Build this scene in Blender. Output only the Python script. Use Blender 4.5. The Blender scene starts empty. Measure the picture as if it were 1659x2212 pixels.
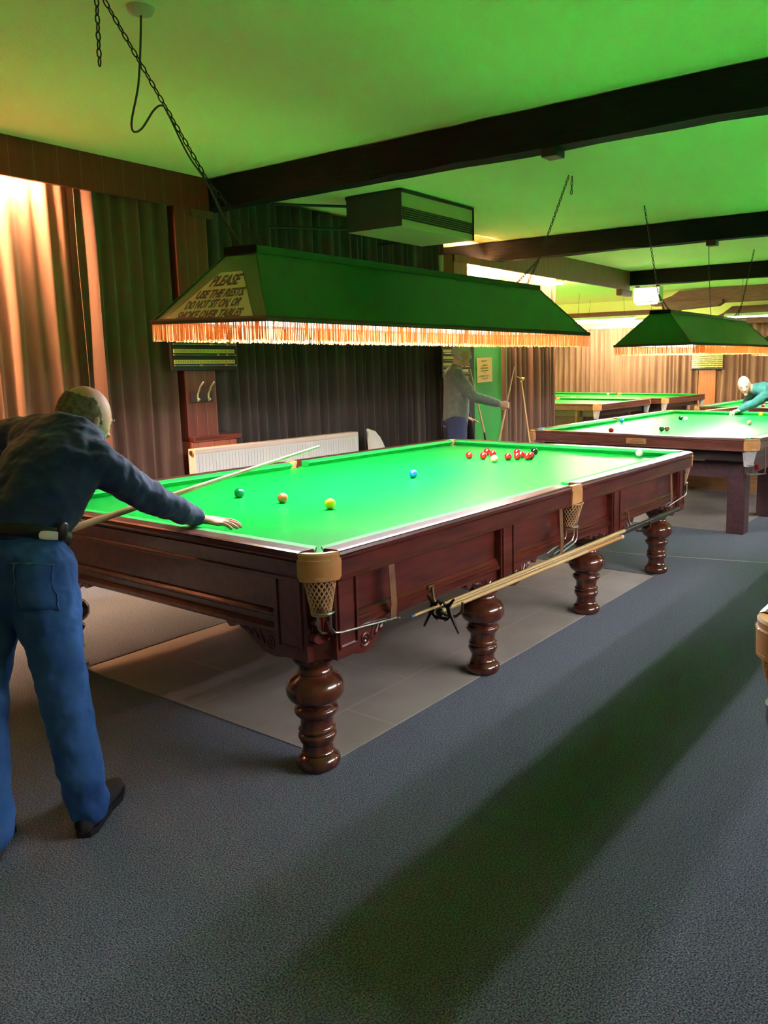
import bpy, bmesh, math, random
from mathutils import Vector, Matrix, noise
random.seed(7)
PI = math.pi
SC = bpy.context.scene
COL = SC.collection

# ------------------------------------------------------------------ camera
def make_camera():
    yaw, pitch, roll = 0.6013, -0.15251, -0.01159
    f = Vector((math.cos(pitch)*math.cos(yaw), math.cos(pitch)*math.sin(yaw), math.sin(pitch)))
    r = f.cross(Vector((0, 0, 1))).normalized(); u = r.cross(f)
    r2 = math.cos(roll)*r + math.sin(roll)*u
    u2 = -math.sin(roll)*r + math.cos(roll)*u
    cd = bpy.data.cameras.new('camera'); c = bpy.data.objects.new('camera', cd); COL.objects.link(c)
    m = Matrix((r2, u2, -f)).transposed().to_4x4(); m.translation = (-3.76527, -3.02637, 1.52342)
    c.matrix_world = m
    cd.sensor_fit = 'HORIZONTAL'; cd.sensor_width = 36; cd.lens = 1729.43*36/1659
    cd.shift_x = -194.5/1659; cd.shift_y = -51.83/1659
    cd.clip_start = 0.05; cd.clip_end = 100
    SC.camera = c
make_camera()
w = bpy.data.worlds.new('world'); SC.world = w; w.use_nodes = True
w.node_tree.nodes['Background'].inputs[0].default_value = (0.02, 0.02, 0.022, 1)
w.node_tree.nodes['Background'].inputs[1].default_value = 1.0
VS = SC.view_settings
VS.view_transform = 'Standard'; VS.look = 'None'; VS.gamma = 1; VS.use_curve_mapping = False
VS.exposure = 2.12
TUBE_COL = (0.98, 0.91, 1.0); TUBE_E = 32.0          # snooker lamp tubes
PELMET_COL = (1.0, 0.56, 0.30); PELMET_E = 420.0       # warm strips behind the pelmets
BATTEN_COL = (1.0, 0.86, 0.62); BATTEN_E = 80.0
try:
    SC.cycles.max_bounces = 8; SC.cycles.diffuse_bounces = 5
    SC.cycles.sample_clamp_indirect = 6
except Exception:
    pass

# ------------------------------------------------------------------ materials
MATS = {}
def mat(name, col, rough=0.6, metal=0.0, spec=0.5, col2=None, scale=8, stretch=(1, 1, 1), detail=4, bump=0.0,
        bscale=None, coat=0.0, sheen=0.0, lo=0.35, hi=0.65, emit=None, estr=0.0, transl=0.0, coatr=0.1):
    if name in MATS: return MATS[name]
    m = bpy.data.materials.new(name); m.use_nodes = True
    nt = m.node_tree; N = nt.nodes; L = nt.links
    b = N['Principled BSDF']
    b.inputs['Base Color'].default_value = (*col, 1); b.inputs['Roughness'].default_value = rough
    b.inputs['Metallic'].default_value = metal
    b.inputs['Specular IOR Level'].default_value = spec
    b.inputs['Coat Weight'].default_value = coat; b.inputs['Coat Roughness'].default_value = coatr
    b.inputs['Sheen Weight'].default_value = sheen
    if emit:
        b.inputs['Emission Color'].default_value = (*emit, 1); b.inputs['Emission Strength'].default_value = estr
    if col2 or bump:
        tc = N.new('ShaderNodeTexCoord'); mp = N.new('ShaderNodeMapping'); mp.inputs['Scale'].default_value = stretch
        L.new(tc.outputs['Object'], mp.inputs[0])
        nz = N.new('ShaderNodeTexNoise'); nz.inputs['Scale'].default_value = scale; nz.inputs['Detail'].default_value = detail
        L.new(mp.outputs[0], nz.inputs['Vector'])
        if col2:
            cr = N.new('ShaderNodeValToRGB'); cr.color_ramp.elements[0].position = lo; cr.color_ramp.elements[1].position = hi
            cr.color_ramp.elements[0].color = (*col, 1); cr.color_ramp.elements[1].color = (*col2, 1)
            L.new(nz.outputs['Fac'], cr.inputs[0]); L.new(cr.outputs[0], b.inputs['Base Color'])
        if bump:
            src = nz
            if bscale:
                src = N.new('ShaderNodeTexNoise'); src.inputs['Scale'].default_value = bscale; src.inputs['Detail'].default_value = 3
                L.new(mp.outputs[0], src.inputs['Vector'])
            bp = N.new('ShaderNodeBump'); bp.inputs['Strength'].default_value = bump; bp.inputs['Distance'].default_value = 0.01
            L.new(src.outputs['Fac'], bp.inputs['Height']); L.new(bp.outputs[0], b.inputs['Normal'])
    if transl:
        tr = N.new('ShaderNodeBsdfTranslucent'); tr.inputs[0].default_value = (*col, 1)
        mx = N.new('ShaderNodeMixShader'); mx.inputs[0].default_value = transl
        L.new(b.outputs[0], mx.inputs[1]); L.new(tr.outputs[0], mx.inputs[2])
        L.new(mx.outputs[0], N['Material Output'].inputs[0])
    MATS[name] = m
    return m
def emis(name, col, s):
    m = bpy.data.materials.new(name); m.use_nodes = True; nt = m.node_tree; nt.nodes.clear()
    e = nt.nodes.new('ShaderNodeEmission'); e.inputs[0].default_value = (*col, 1); e.inputs[1].default_value = s
    o = nt.nodes.new('ShaderNodeOutputMaterial'); nt.links.new(e.outputs[0], o.inputs[0]); MATS[name] = m
    return m

M_carpet = mat('carpet', (0.040, 0.052, 0.080), 0.95, col2=(0.22, 0.245, 0.31), scale=185, detail=5, bump=0.8, lo=0.38, hi=0.65, spec=0.15, sheen=0.12)
M_slab = mat('stone_slab', (0.30, 0.26, 0.225), 0.55, col2=(0.40, 0.355, 0.315), scale=2.2, detail=8, spec=0.3)
def flags(m):
    nt = m.node_tree; N = nt.nodes; L = nt.links; b = N['Principled BSDF']
    tc = N.new('ShaderNodeTexCoord'); br = N.new('ShaderNodeTexBrick'); L.new(tc.outputs['Object'], br.inputs['Vector'])
    br.inputs['Scale'].default_value = 1.0; br.inputs['Brick Width'].default_value = 0.86; br.inputs['Row Height'].default_value = 0.62
    br.inputs['Mortar Size'].default_value = 0.006; br.inputs['Color1'].default_value = (0, 0, 0, 1); br.inputs['Color2'].default_value = (0.25, 0.25, 0.25, 1); br.inputs['Mortar'].default_value = (1, 1, 1, 1)
    mx = N.new('ShaderNodeMix'); mx.data_type = 'RGBA'; src = b.inputs['Base Color'].links[0].from_socket
    L.new(br.outputs['Color'], mx.inputs[0]); L.new(src, mx.inputs[6]); mx.inputs[7].default_value = (0.42, 0.36, 0.31, 1)
    L.new(mx.outputs[2], b.inputs['Base Color'])
flags(M_slab)
M_ceil = mat('ceiling_paint', (0.90, 0.84, 0.42), 0.9, col2=(0.93, 0.88, 0.46), scale=1.5, bump=0.25, bscale=60, spec=0.2)
M_yell = mat('yellow_paint', (0.86, 0.86, 0.30), 0.9, col2=(0.90, 0.88, 0.34), scale=1.5, bump=0.1, bscale=40, spec=0.2)
M_cream = mat('cream_wall_paint', (0.62, 0.55, 0.40), 0.9, col2=(0.66, 0.60, 0.44), scale=2)
M_greenwall = mat('green_wall_paint', (0.02, 0.27, 0.035), 0.45, col2=(0.025, 0.31, 0.045), scale=3)
M_beam = mat('black_beam_timber', (0.003, 0.0026, 0.0026), 0.8, col2=(0.008, 0.006, 0.005), scale=5, stretch=(8, 1, 8), bump=0.5, spec=0.2)
M_brownbeam = mat('brown_beam_timber', (0.10, 0.035, 0.016), 0.7, col2=(0.16, 0.06, 0.03), scale=5, stretch=(8, 1, 8), bump=0.4)
def panel_mat(name, c1, c2, axis, pitch, groove, gw=0.03, off=0.0):
    m = mat(name, c1, 0.42, col2=c2, scale=3, stretch=(6, 6, 0.6), detail=5)
    nt = m.node_tree; N = nt.nodes; L = nt.links; b = N['Principled BSDF']
    tc = N.new('ShaderNodeTexCoord'); sx = N.new('ShaderNodeSeparateXYZ'); L.new(tc.outputs['Object'], sx.inputs[0])
    a = N.new('ShaderNodeMath'); a.operation = 'MULTIPLY_ADD'; a.inputs[1].default_value = 1/pitch; a.inputs[2].default_value = 100.0+off
    L.new(sx.outputs[axis], a.inputs[0])
    fr = N.new('ShaderNodeMath'); fr.operation = 'FRACT'; L.new(a.outputs[0], fr.inputs[0])
    lt = N.new('ShaderNodeMath'); lt.operation = 'LESS_THAN'; lt.inputs[1].default_value = gw; L.new(fr.outputs[0], lt.inputs[0])
    mx = N.new('ShaderNodeMix'); mx.data_type = 'RGBA'
    src = b.inputs['Base Color'].links[0].from_socket
    L.new(lt.outputs[0], mx.inputs[0]); L.new(src, mx.inputs[6]); mx.inputs[7].default_value = (*groove, 1)
    L.new(mx.outputs[2], b.inputs['Base Color'])
    return m
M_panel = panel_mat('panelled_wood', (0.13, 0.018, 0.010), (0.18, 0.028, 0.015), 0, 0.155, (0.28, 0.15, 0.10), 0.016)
M_panel2 = panel_mat('panelled_wood_by_scoreboard', (0.12, 0.022, 0.012), (0.18, 0.038, 0.019), 0, 0.093, (0.36, 0.20, 0.13), 0.025, off=0.2)
M_orange = panel_mat('orange_panelling', (0.42, 0.13, 0.045), (0.50, 0.17, 0.06), 1, 0.13, (0.30, 0.08, 0.03), 0.03)
M_wood = mat('polished_mahogany', (0.062, 0.0095, 0.0065), 0.30, col2=(0.155, 0.027, 0.018), scale=6, stretch=(0.7, 5, 5), detail=6, coat=0.6, coatr=0.12, lo=0.3, hi=0.7)
M_legwood = mat('polished_mahogany_turned', (0.045, 0.010, 0.006), 0.22, col2=(0.15, 0.040, 0.018), scale=5, stretch=(4, 4, 1), detail=6, coat=0.8, coatr=0.08, lo=0.3, hi=0.75)
M_railtop = mat('rail_top_wood', (0.10, 0.028, 0.02), 0.28, col2=(0.22, 0.075, 0.055), scale=6, stretch=(0.6, 5, 5), detail=6, coat=0.8, coatr=0.15)
M_wood2 = mat('dark_plum_wood', (0.040, 0.013, 0.016), 0.42, col2=(0.075, 0.024, 0.027), scale=6, stretch=(1, 4, 4), coat=0.2)
M_rail2 = mat('red_brown_rail', (0.10, 0.028, 0.018), 0.3, col2=(0.17, 0.055, 0.036), scale=6, stretch=(4, 0.8, 4), coat=0.5)
def cloth_mat(name, c, c2):
    m = mat(name, c, 0.32, col2=c2, scale=2.5, detail=3, spec=0.05, sheen=0.0, bump=0.05, bscale=700)
    return m
M_baize = cloth_mat('green_baize', (0.004, 0.29, 0.036), (0.005, 0.32, 0.042))
M_cush = mat('green_cushion_cloth', (0.004, 0.36, 0.05), 0.6, col2=(0.005, 0.39, 0.055), scale=3, spec=0.25)
M_leather = mat('tan_leather', (0.62, 0.29, 0.10), 0.5, col2=(0.72, 0.37, 0.15), scale=12, bump=0.1)
M_brleather = mat('brown_leather_strap', (0.16, 0.07, 0.03), 0.5, col2=(0.24, 0.11, 0.05), scale=12)
M_net = mat('tan_cord_net', (0.62, 0.36, 0.19), 0.8, col2=(0.72, 0.46, 0.27), scale=30)
M_netwhite = mat('white_cord_net', (0.72, 0.72, 0.72), 0.8, col2=(0.62, 0.62, 0.64), scale=30)
M_netback = mat('dark_net_lining', (0.12, 0.065, 0.03), 0.9)
M_steel = mat('steel_wire', (0.55, 0.57, 0.58), 0.28, metal=1.0)
M_blacksteel = mat('black_iron', (0.025, 0.022, 0.02), 0.45, metal=0.6)
M_chain = mat('dark_iron_chain', (0.035, 0.038, 0.030), 0.6, metal=0.4)
M_brass = mat('brass', (0.70, 0.48, 0.18), 0.35, metal=1.0)
M_copper = mat('dark_brass', (0.22, 0.13, 0.07), 0.4, metal=0.9)
M_shade = mat('green_shade_cloth', (0.003, 0.10, 0.010), 0.33, col2=(0.004, 0.12, 0.012), scale=2.0, spec=0.5, bump=0.08, bscale=300)
M_shadein = mat('white_shade_lining', (0.85, 0.86, 0.83), 0.7)
M_trimbr = mat('brown_braid', (0.07, 0.035, 0.018), 0.8)
M_darkgreen = mat('dark_green_board', (0.003, 0.006, 0.003), 0.9, spec=0.1)
M_fringe = mat('gold_fringe', (0.74, 0.34, 0.11), 0.7, transl=0.4)
M_sign = mat('cream_card', (0.58, 0.66, 0.36), 0.6)
M_ink = mat('black_ink', (0.008, 0.02, 0.006), 0.6)
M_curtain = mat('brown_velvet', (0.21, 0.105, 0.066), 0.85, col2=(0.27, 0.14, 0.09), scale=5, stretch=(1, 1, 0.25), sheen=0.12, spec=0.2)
M_curtain_unlit = mat('brown_velvet_unlit', (0.050, 0.038, 0.032), 0.85, col2=(0.075, 0.055, 0.045), scale=5, stretch=(1, 1, 0.25), sheen=0.12, spec=0.12)  # brown velvet out of the light, its shade put into the colour
M_white = mat('white_enamel', (0.62, 0.60, 0.55), 0.4)
M_plastic = mat('white_plastic', (0.66, 0.62, 0.55), 0.4)
M_black = mat('black_lacquer', (0.008, 0.008, 0.008), 0.35)
M_ivory = mat('ivory_strip', (0.80, 0.52, 0.14), 0.5)
M_ash = mat('ash_cue_wood', (0.60, 0.38, 0.17), 0.35, col2=(0.68, 0.46, 0.22), scale=10, stretch=(1, 1, 1), coat=0.3)
M_cuelight = mat('pale_cue_wood', (0.72, 0.60, 0.40), 0.35, coat=0.3)
M_ebony = mat('dark_cue_butt', (0.02, 0.014, 0.012), 0.3, coat=0.4)
M_paper = mat('yellowed_paper', (0.55, 0.42, 0.20), 0.8)
M_skin = mat('skin', (0.50, 0.25, 0.17), 0.55, col2=(0.58, 0.31, 0.22), scale=9, spec=0.35)
M_lip = mat('lips', (0.38, 0.13, 0.11), 0.5)
M_greyhair = mat('short_grey_brown_hair', (0.10, 0.07, 0.05), 0.85, col2=(0.22, 0.17, 0.13), scale=60)
M_whitehair = mat('short_white_hair', (0.42, 0.37, 0.32), 0.85, col2=(0.55, 0.49, 0.43), scale=60)
M_eye = mat('eye', (0.03, 0.02, 0.02), 0.3)
M_navy = mat('navy_cotton', (0.013, 0.027, 0.090), 0.85, col2=(0.020, 0.042, 0.125), scale=6, bump=0.6, bscale=8, sheen=0.2, spec=0.2)
M_jeans = mat('blue_denim', (0.016, 0.062, 0.22), 0.85, col2=(0.042, 0.135, 0.40), scale=5, detail=7, bump=0.7, bscale=11, spec=0.2)
M_stitch = mat('denim_stitching', (0.08, 0.17, 0.32), 0.85)
M_sole = mat('black_shoe_sole', (0.012, 0.012, 0.014), 0.5)
M_shoe = mat('black_suede', (0.014, 0.014, 0.018), 0.8)
M_belt = mat('black_belt', (0.015, 0.014, 0.014), 0.45)
M_fleece = mat('grey_green_fleece', (0.105, 0.125, 0.10), 0.9, col2=(0.14, 0.155, 0.125), scale=30, sheen=0.3)
M_fleeceblue = mat('pale_blue_fleece_panel', (0.22, 0.33, 0.40), 0.9)
M_trousers = mat('dark_blue_trousers', (0.025, 0.035, 0.085), 0.85)
M_teal = mat('teal_sweater', (0.015, 0.10, 0.085), 0.9, col2=(0.025, 0.14, 0.115), scale=8, bump=0.3, bscale=12)
M_grey = mat('grey_metal_casing', (0.030, 0.026, 0.030), 0.55)
M_beige = mat('beige_metal_casing', (0.46, 0.42, 0.22), 0.5)
M_pine = mat('varnished_pine_board', (0.62, 0.33, 0.13), 0.5, col2=(0.72, 0.42, 0.19), scale=4, stretch=(1, 1, 6))
E_tube = emis('lit_fluorescent_tube', TUBE_COL, TUBE_E)
E_pelmet = emis('lit_warm_strip', PELMET_COL, PELMET_E)
E_batten = emis('lit_batten_tube', BATTEN_COL, BATTEN_E)
E_box = emis('lit_light_box', (1.0, 0.90, 0.76), 0.6)
BALLM = {}
for k, c in dict(red=(0.50, 0.006, 0.010), white=(0.86, 0.82, 0.66), yellow=(0.80, 0.62, 0.01), green=(0.0, 0.16, 0.05), brown=(0.50, 0.15, 0.05),
                 blue=(0.01, 0.16, 0.62), pink=(0.90, 0.30, 0.24), black=(0.008, 0.008, 0.008)).items():
    BALLM[k] = mat(k+'_ball_resin', c, 0.12, coat=0.5)

# ------------------------------------------------------------------ mesh helpers
def new(): return bmesh.new()
def obj(name, bm, m, parent=None, smooth=None, kind=None, label=None, recalc=True):
    if recalc: bmesh.ops.recalc_face_normals(bm, faces=bm.faces)
    me = bpy.data.meshes.new(name); bm.to_mesh(me); bm.free()
    me.materials.append(m)
    o = bpy.data.objects.new(name, me); COL.objects.link(o)
    if parent is not None: o.parent = parent
    if smooth:
        for p in me.polygons: p.use_smooth = True
        try: me.set_sharp_from_angle(angle=math.radians(smooth if smooth is not True else 40))
        except Exception: pass
    if kind: o['kind'] = kind
    if label: o['label'] = label
    return o
def tag(o, label, cat, group=None):
    o['label'] = label; o['category'] = cat
    if group: o['group'] = group
    return o
def thing(name, label, cat, loc=(0, 0, 0), rz=0, group=None):
    o = bpy.data.objects.new(name, None); COL.objects.link(o); o.location = loc; o.rotation_euler = (0, 0, rz)
    o.empty_display_size = 0.1
    return tag(o, label, cat, group)
def dup(o, parent=None):
    c = o.copy(); COL.objects.link(c)
    if parent is not None: c.parent = parent
    for ch in list(o.children): dup(ch, c)
    return c
def box(bm, x0, x1, y0, y1, z0, z1, bev=0.0):
    g = bmesh.ops.create_cube(bm, size=1)['verts']
    for v in g:
        v.co = Vector(((x0+x1)/2+v.co.x*(x1-x0), (y0+y1)/2+v.co.y*(y1-y0), (z0+z1)/2+v.co.z*(z1-z0)))
    if bev:
        es = list({e for v in g for e in v.link_edges})
        bmesh.ops.bevel(bm, geom=es, offset=bev, segments=2, affect='EDGES', profile=0.5)
def frame(t, side=None):
    t = t.normalized()
    s = Vector(side) if side is not None else (Vector((0, 0, 1)) if abs(t.z) < 0.9 else Vector((1, 0, 0)))
    if side is None:
        a = t.cross(s).normalized(); return a, t.cross(a).normalized()
    a = (s - t*s.dot(t)).normalized(); return a, t.cross(a).normalized()
def tube(bm, pts, radii, side=None, n=12, cap='round', squash=None):
    P = [Vector(p) for p in pts]; k = len(P)
    if not hasattr(radii, '__len__'): radii = [radii]*k
    R = [(r, r) if not hasattr(r, '__len__') else r for r in radii]
    T = []
    for i in range(k):
        a = P[max(0, i-1)]; b = P[min(k-1, i+1)]
        T.append((b-a).normalized())
    rings = []; S = []
    prev = None
    for i in range(k):
        if side is not None:
            sv = side[i] if isinstance(side, list) else side
            a, b = frame(T[i], sv)
        elif prev is None:
            a, b = frame(T[i])
        else:
            a = (prev - T[i]*prev.dot(T[i])).normalized(); b = T[i].cross(a)
        prev = a
        S.append((P[i], T[i], a, b, R[i]))
    L = []
    if cap == 'round':
        p, t, a, b, r = S[0]; m = min(r)
        for q in (0.95, 0.75, 0.4): L.append((p - t*m*q, a, b, [x*math.sqrt(max(0.01, 1-q*q)) for x in r]))
    for p, t, a, b, r in S: L.append((p, a, b, r))
    if cap == 'round':
        p, t, a, b, r = S[-1]; m = min(r)
        for q in (0.4, 0.75, 0.95): L.append((p + t*m*q, a, b, [x*math.sqrt(max(0.01, 1-q*q)) for x in r]))
    for p, a, b, r in L:
        rings.append([bm.verts.new(p + a*math.cos(2*PI*j/n)*r[0] + b*math.sin(2*PI*j/n)*r[1]) for j in range(n)])
    for i in range(len(rings)-1):
        for j in range(n):
            bm.faces.new((rings[i][j], rings[i][(j+1) % n], rings[i+1][(j+1) % n], rings[i+1][j]))
    if cap:
        bm.faces.new(rings[0][::-1]); bm.faces.new(rings[-1])
def lathe(bm, prof, c=(0, 0, 0), n=32):
    rings = []
    for r, z in prof:
        rings.append([bm.verts.new((c[0]+r*math.cos(2*PI*j/n), c[1]+r*math.sin(2*PI*j/n), c[2]+z)) for j in range(n)])
    for i in range(len(rings)-1):
        for j in range(n):
            bm.faces.new((rings[i][j], rings[i][(j+1) % n], rings[i+1][(j+1) % n], rings[i+1][j]))
    bm.faces.new(rings[0][::-1]); bm.faces.new(rings[-1])
def sweep(bm, path, prof, closed=False):
    """profile (outward offset, z) along a 2D path; outward is to the right of travel."""
    P = [Vector(p) for p in path]; k = len(P); rows = []
    for i in range(k):
        if closed: a, b = P[i-1], P[(i+1) % k]
        else: a, b = P[max(0, i-1)], P[min(k-1, i+1)]
        d1 = (P[i]-a); d2 = (b-P[i])
        if d1.length < 1e-9: d1 = d2
        if d2.length < 1e-9: d2 = d1
        d1.normalize(); d2.normalize()
        n1 = Vector((d1.y, -d1.x)); n2 = Vector((d2.y, -d2.x)); m = (n1+n2).normalized()
        s = 1/max(0.3, m.dot(n1))
        rows.append([bm.verts.new((P[i].x+m.x*s*o, P[i].y+m.y*s*o, z)) for o, z in prof])
    q = len(prof)
    for i in range(k if closed else k-1):
        A = rows[i]; B = rows[(i+1) % k]
        for j in range(q): bm.faces.new((A[j], A[(j+1) % q], B[(j+1) % q], B[j]))
    if not closed:
        bm.faces.new(rows[0]); bm.faces.new(rows[-1][::-1])
def prism(bm, poly, axis, a0, a1):
    """extrude a 2D polygon along axis (0,1,2); poly coords fill the other two axes in order."""
    def mk(p, a):
        c = [0, 0, 0]; o = [i for i in range(3) if i != axis]; c[axis] = a; c[o[0]] = p[0]; c[o[1]] = p[1]
        return bm.verts.new(c)
    A = [mk(p, a0) for p in poly]; B = [mk(p, a1) for p in poly]; k = len(poly)
    for i in range(k): bm.faces.new((A[i], A[(i+1) % k], B[(i+1) % k], B[i]))
    bm.faces.new(A[::-1]); bm.faces.new(B)
def sphere(bm, c, r, s=(1, 1, 1), u=20, v=12):
    g = bmesh.ops.create_uvsphere(bm, u_segments=u, v_segments=v, radius=1)['verts']
    for q in g: q.co = Vector((c[0]+q.co.x*r*s[0], c[1]+q.co.y*r*s[1], c[2]+q.co.z*r*s[2]))
    return g
def text(name, s, size, m, parent, mw, shear=0.0, align='LEFT', depth=0.0006, sx=1.0, bold=0.0):
    cu = bpy.data.curves.new(name, 'FONT'); cu.body = s; cu.size = size; cu.shear = shear; cu.align_x = align; cu.extrude = depth
    cu.offset = bold; cu.resolution_u = 3
    t = bpy.data.objects.new(name+'_tmp', cu); COL.objects.link(t)
    bpy.context.view_layer.update()
    me = bpy.data.meshes.new_from_object(t.evaluated_get(bpy.context.evaluated_depsgraph_get()))
    bpy.data.objects.remove(t); bpy.data.curves.remove(cu)
    me.transform(Matrix.Diagonal((sx, 1, 1, 1))); me.transform(mw)
    me.materials.clear(); me.materials.append(m)
    o = bpy.data.objects.new(name, me); COL.objects.link(o)
    if parent is not None: o.parent = parent
    return o
def struct(name, bm, m, smooth=None):
    o = obj(name, bm, m, None, smooth); o['kind'] = 'structure'; return o

# ------------------------------------------------------------------ room shell
H = 2.96; YW = 2.29; XF = 14.0
bm = new(); box(bm, -6.2, XF+0.2, -8.2, 7.0, -0.10, 0.0); struct('floor', bm, M_carpet)
bm = new(); box(bm, -6.2, XF+0.2, -8.2, 7.0, H, H+0.1); struct('ceiling', bm, M_ceil)
bm = new(); box(bm, -6.2, 0.40, 2.56, 2.70, 0, H); struct('wall_left', bm, M_cream)
bm = new(); box(bm, 0.26, 0.40, 2.70, 3.10, 0, H); box(bm, 0.40, 5.0, 3.05, 3.20, 0, H); box(bm, 4.86, 5.0, 2.70, 3.05, 0, H); struct('wall_left_recess', bm, M_cream)
bm = new(); box(bm, 4.86, 6.35, 2.56, 2.70, 0, H); struct('wall_left_far', bm, M_cream)
bm = new(); box(bm, 6.23, 6.35, 2.70, 6.9, 0, H); struct('wall_alcove', bm, M_yell)
bm = new(); box(bm, 6.23, XF+0.2, 6.85, 7.0, 0, H); struct('wall_alcove_side', bm, M_yell)
bm = new(); box(bm, XF, XF+0.2, -8.2, 6.9, 0, H); struct('wall_back', bm, M_yell)
bm = new(); box(bm, -6.2, XF, -8.2, -8.0, 0, H); struct('wall_right', bm, M_cream)
bm = new(); box(bm, -6.2, -6.0, -8.0, 2.6, 0, H); struct('wall_rear', bm, M_cream)
# stone floor strips under the tables and their painted edge shadow
bm = new(); box(bm, -1.66, 1.60, -0.91, 0.86, 0.0, 0.003); struct('trim_1', bm, M_slab)
bm = new(); box(bm, -1.66, 1.62, 0.86, 0.875, 0.0, 0.006); box(bm, 1.60, 1.62, -0.9, 0.86, 0, 0.006); struct('trim_2', bm, M_black)  # black strips paint the shadow line along the raised carpet edge
bm = new(); box(bm, 3.40, 6.4, -0.93, 0.88, 0.0, 0.003); struct('trim_3', bm, M_slab)
bm = new()
sweep(bm, [(1.93, 0.9), (2.0, 0.55), (2.16, -0.5), (2.42, -1.5), (2.5, -2.2)], [(0.006, 0.0), (0.006, 0.003), (-0.006, 0.003), (-0.006, 0.0)])
struct('trim_4', bm, M_slab)
# black ceiling beams across the room
def beam(n, x, y0, y1, th=0.13, zb=2.735, m=None):
    bm = new(); k = 46
    def jit(i, s): return 0.012*noise.noise(Vector((i*0.9, s*7.1, x)))
    rows = []
    for i in range(k+1):
        y = y0+(y1-y0)*i/k
        rows.append([bm.verts.new((x+jit(i, 0), y, H-0.008+jit(i, 1))), bm.verts.new((x+jit(i, 2), y, zb+jit(i, 3))),
                     bm.verts.new((x+th, y, zb+jit(i, 4))), bm.verts.new((x+th, y, H+0.02))])
    for i in range(k):
        for j in range(4): bm.faces.new((rows[i][j], rows[i][(j+1) % 4], rows[i+1][(j+1) % 4], rows[i+1][j]))
    bm.faces.new(rows[0]); bm.faces.new(rows[-1][::-1])
    return struct(n, bm, m or M_beam)
beam('trim_5', 0.40, -8.0, 2.45)
beam('trim_6', 4.46, -8.0, 3.04)
beam('trim_7', 8.40, -8.0, 2.60)
bm = new()
prism(bm, [(-8.0, 2.96), (-8.0, 2.70), (3.35, 2.66), (3.40, 2.70), (2.95, 2.84), (2.80, 2.93), (1.5, 2.955)], 0, 12.0, 12.2)
struct('trim_8', bm, M_brownbeam)
bm = new()
prism(bm, [(3.10, 2.66), (3.10, 2.70), (1.9, 2.72), (1.9, 2.66), (2.0, 2.60), (2.75, 2.56), (3.05, 2.42), (3.12, 2.44)], 0, 11.9, 12.1)
struct('trim_9', bm, M_brownbeam)
bm = new()
prism(bm, [(-8.0, 2.70), (-8.0, 2.44), (2.0, 2.30), (2.42, 2.26), (2.42, 2.48), (2.30, 2.52), (2.1, 2.66)], 0, 13.2, 13.35)
struct('trim_10', bm, M_brownbeam)
# small junction boxes on the undersides
for (x, y, z, lab) in ((0.46, -0.70, 2.735, 'small black box fixed under the nearest black ceiling beam'),
                       (4.52, -0.30, 2.735, 'small black box fixed under the second black ceiling beam')):
    bm = new(); box(bm, x-0.05, x+0.05, y-0.05, y+0.05, z-0.05, z+0.012, 0.004)
    tag(obj('junction_box', bm, M_black), lab, 'box', None)
# pelmets
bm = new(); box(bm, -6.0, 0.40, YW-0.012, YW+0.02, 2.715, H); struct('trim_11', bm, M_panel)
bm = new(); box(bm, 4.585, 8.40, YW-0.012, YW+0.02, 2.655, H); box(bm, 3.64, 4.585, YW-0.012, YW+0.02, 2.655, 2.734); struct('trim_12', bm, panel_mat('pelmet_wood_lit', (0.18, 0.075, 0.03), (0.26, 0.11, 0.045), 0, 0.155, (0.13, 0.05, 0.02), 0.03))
bm = new(); box(bm, 8.05, 8.45, YW-0.03, YW+0.06, 2.57, 2.66); struct('trim_13', bm, M_brownbeam)
bm = new(); box(bm, 0.22, 0.42, YW-0.03, YW+0.01, 2.66, 2.715); struct('trim_14', bm, M_brownbeam)
# panelled pier with dado rail
bm = new(); box(bm, 0.080, 0.36, YW-0.015, 2.56, 0.98, 2.72); struct('trim_15', bm, M_panel2)
bm = new(); box(bm, 0.09, 0.52, YW-0.03, 2.56, 0.0, 0.96); struct('trim_16', bm, panel_mat('dado_panel', (0.30, 0.075, 0.035), (0.36, 0.10, 0.05), 0, 0.15, (0.14, 0.03, 0.015), 0.03))
bm = new(); box(bm, 0.085, 0.54, YW-0.07, 2.56, 0.96, 1.0, 0.008); struct('trim_17', bm, M_wood)
# green painted stretch of wall, with door frame side and dado line
bm = new(); box(bm, 4.03, 5.0, 2.42, 2.56, 0, 2.30); struct('trim_18', bm, M_greenwall)
bm = new(); box(bm, 3.62, 5.0, 2.43, 2.56, 2.30, 2.735); struct('trim_19', bm, M_cream)  # cream colour stands for green wall whitened by the pelmet light
bm = new(); box(bm, 4.03, 5.0, 2.405, 2.42, 1.02, 1.045); struct('trim_20', bm, mat('green_gloss_dado', (0.04, 0.42, 0.06), 0.2))
bm = new(); box(bm, 3.90, 4.03, 2.30, 2.56, 0, 2.30); struct('trim_21', bm, M_black)
bm = new(); box(bm, 3.64, 3.90, 2.29, 2.56, 0, 2.735); struct('trim_22', bm, panel_mat('pier_panel', (0.30, 0.12, 0.05), (0.36, 0.15, 0.07), 0, 0.09, (0.2, 0.07, 0.03), 0.04))

# far wall details
bm = new(); box(bm, XF-0.04, XF, -8.0, 6.85, 2.33, 2.44); struct('trim_23', bm, M_yell)
bm = new(); box(bm, XF-0.12, XF, 3.9, 6.85, 2.62, 2.72); struct('trim_24', bm, M_brownbeam)
bm = new(); box(bm, XF-0.10, XF, 2.62, 3.0, 0, 2.3); struct('trim_25', bm, M_orange)

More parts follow.
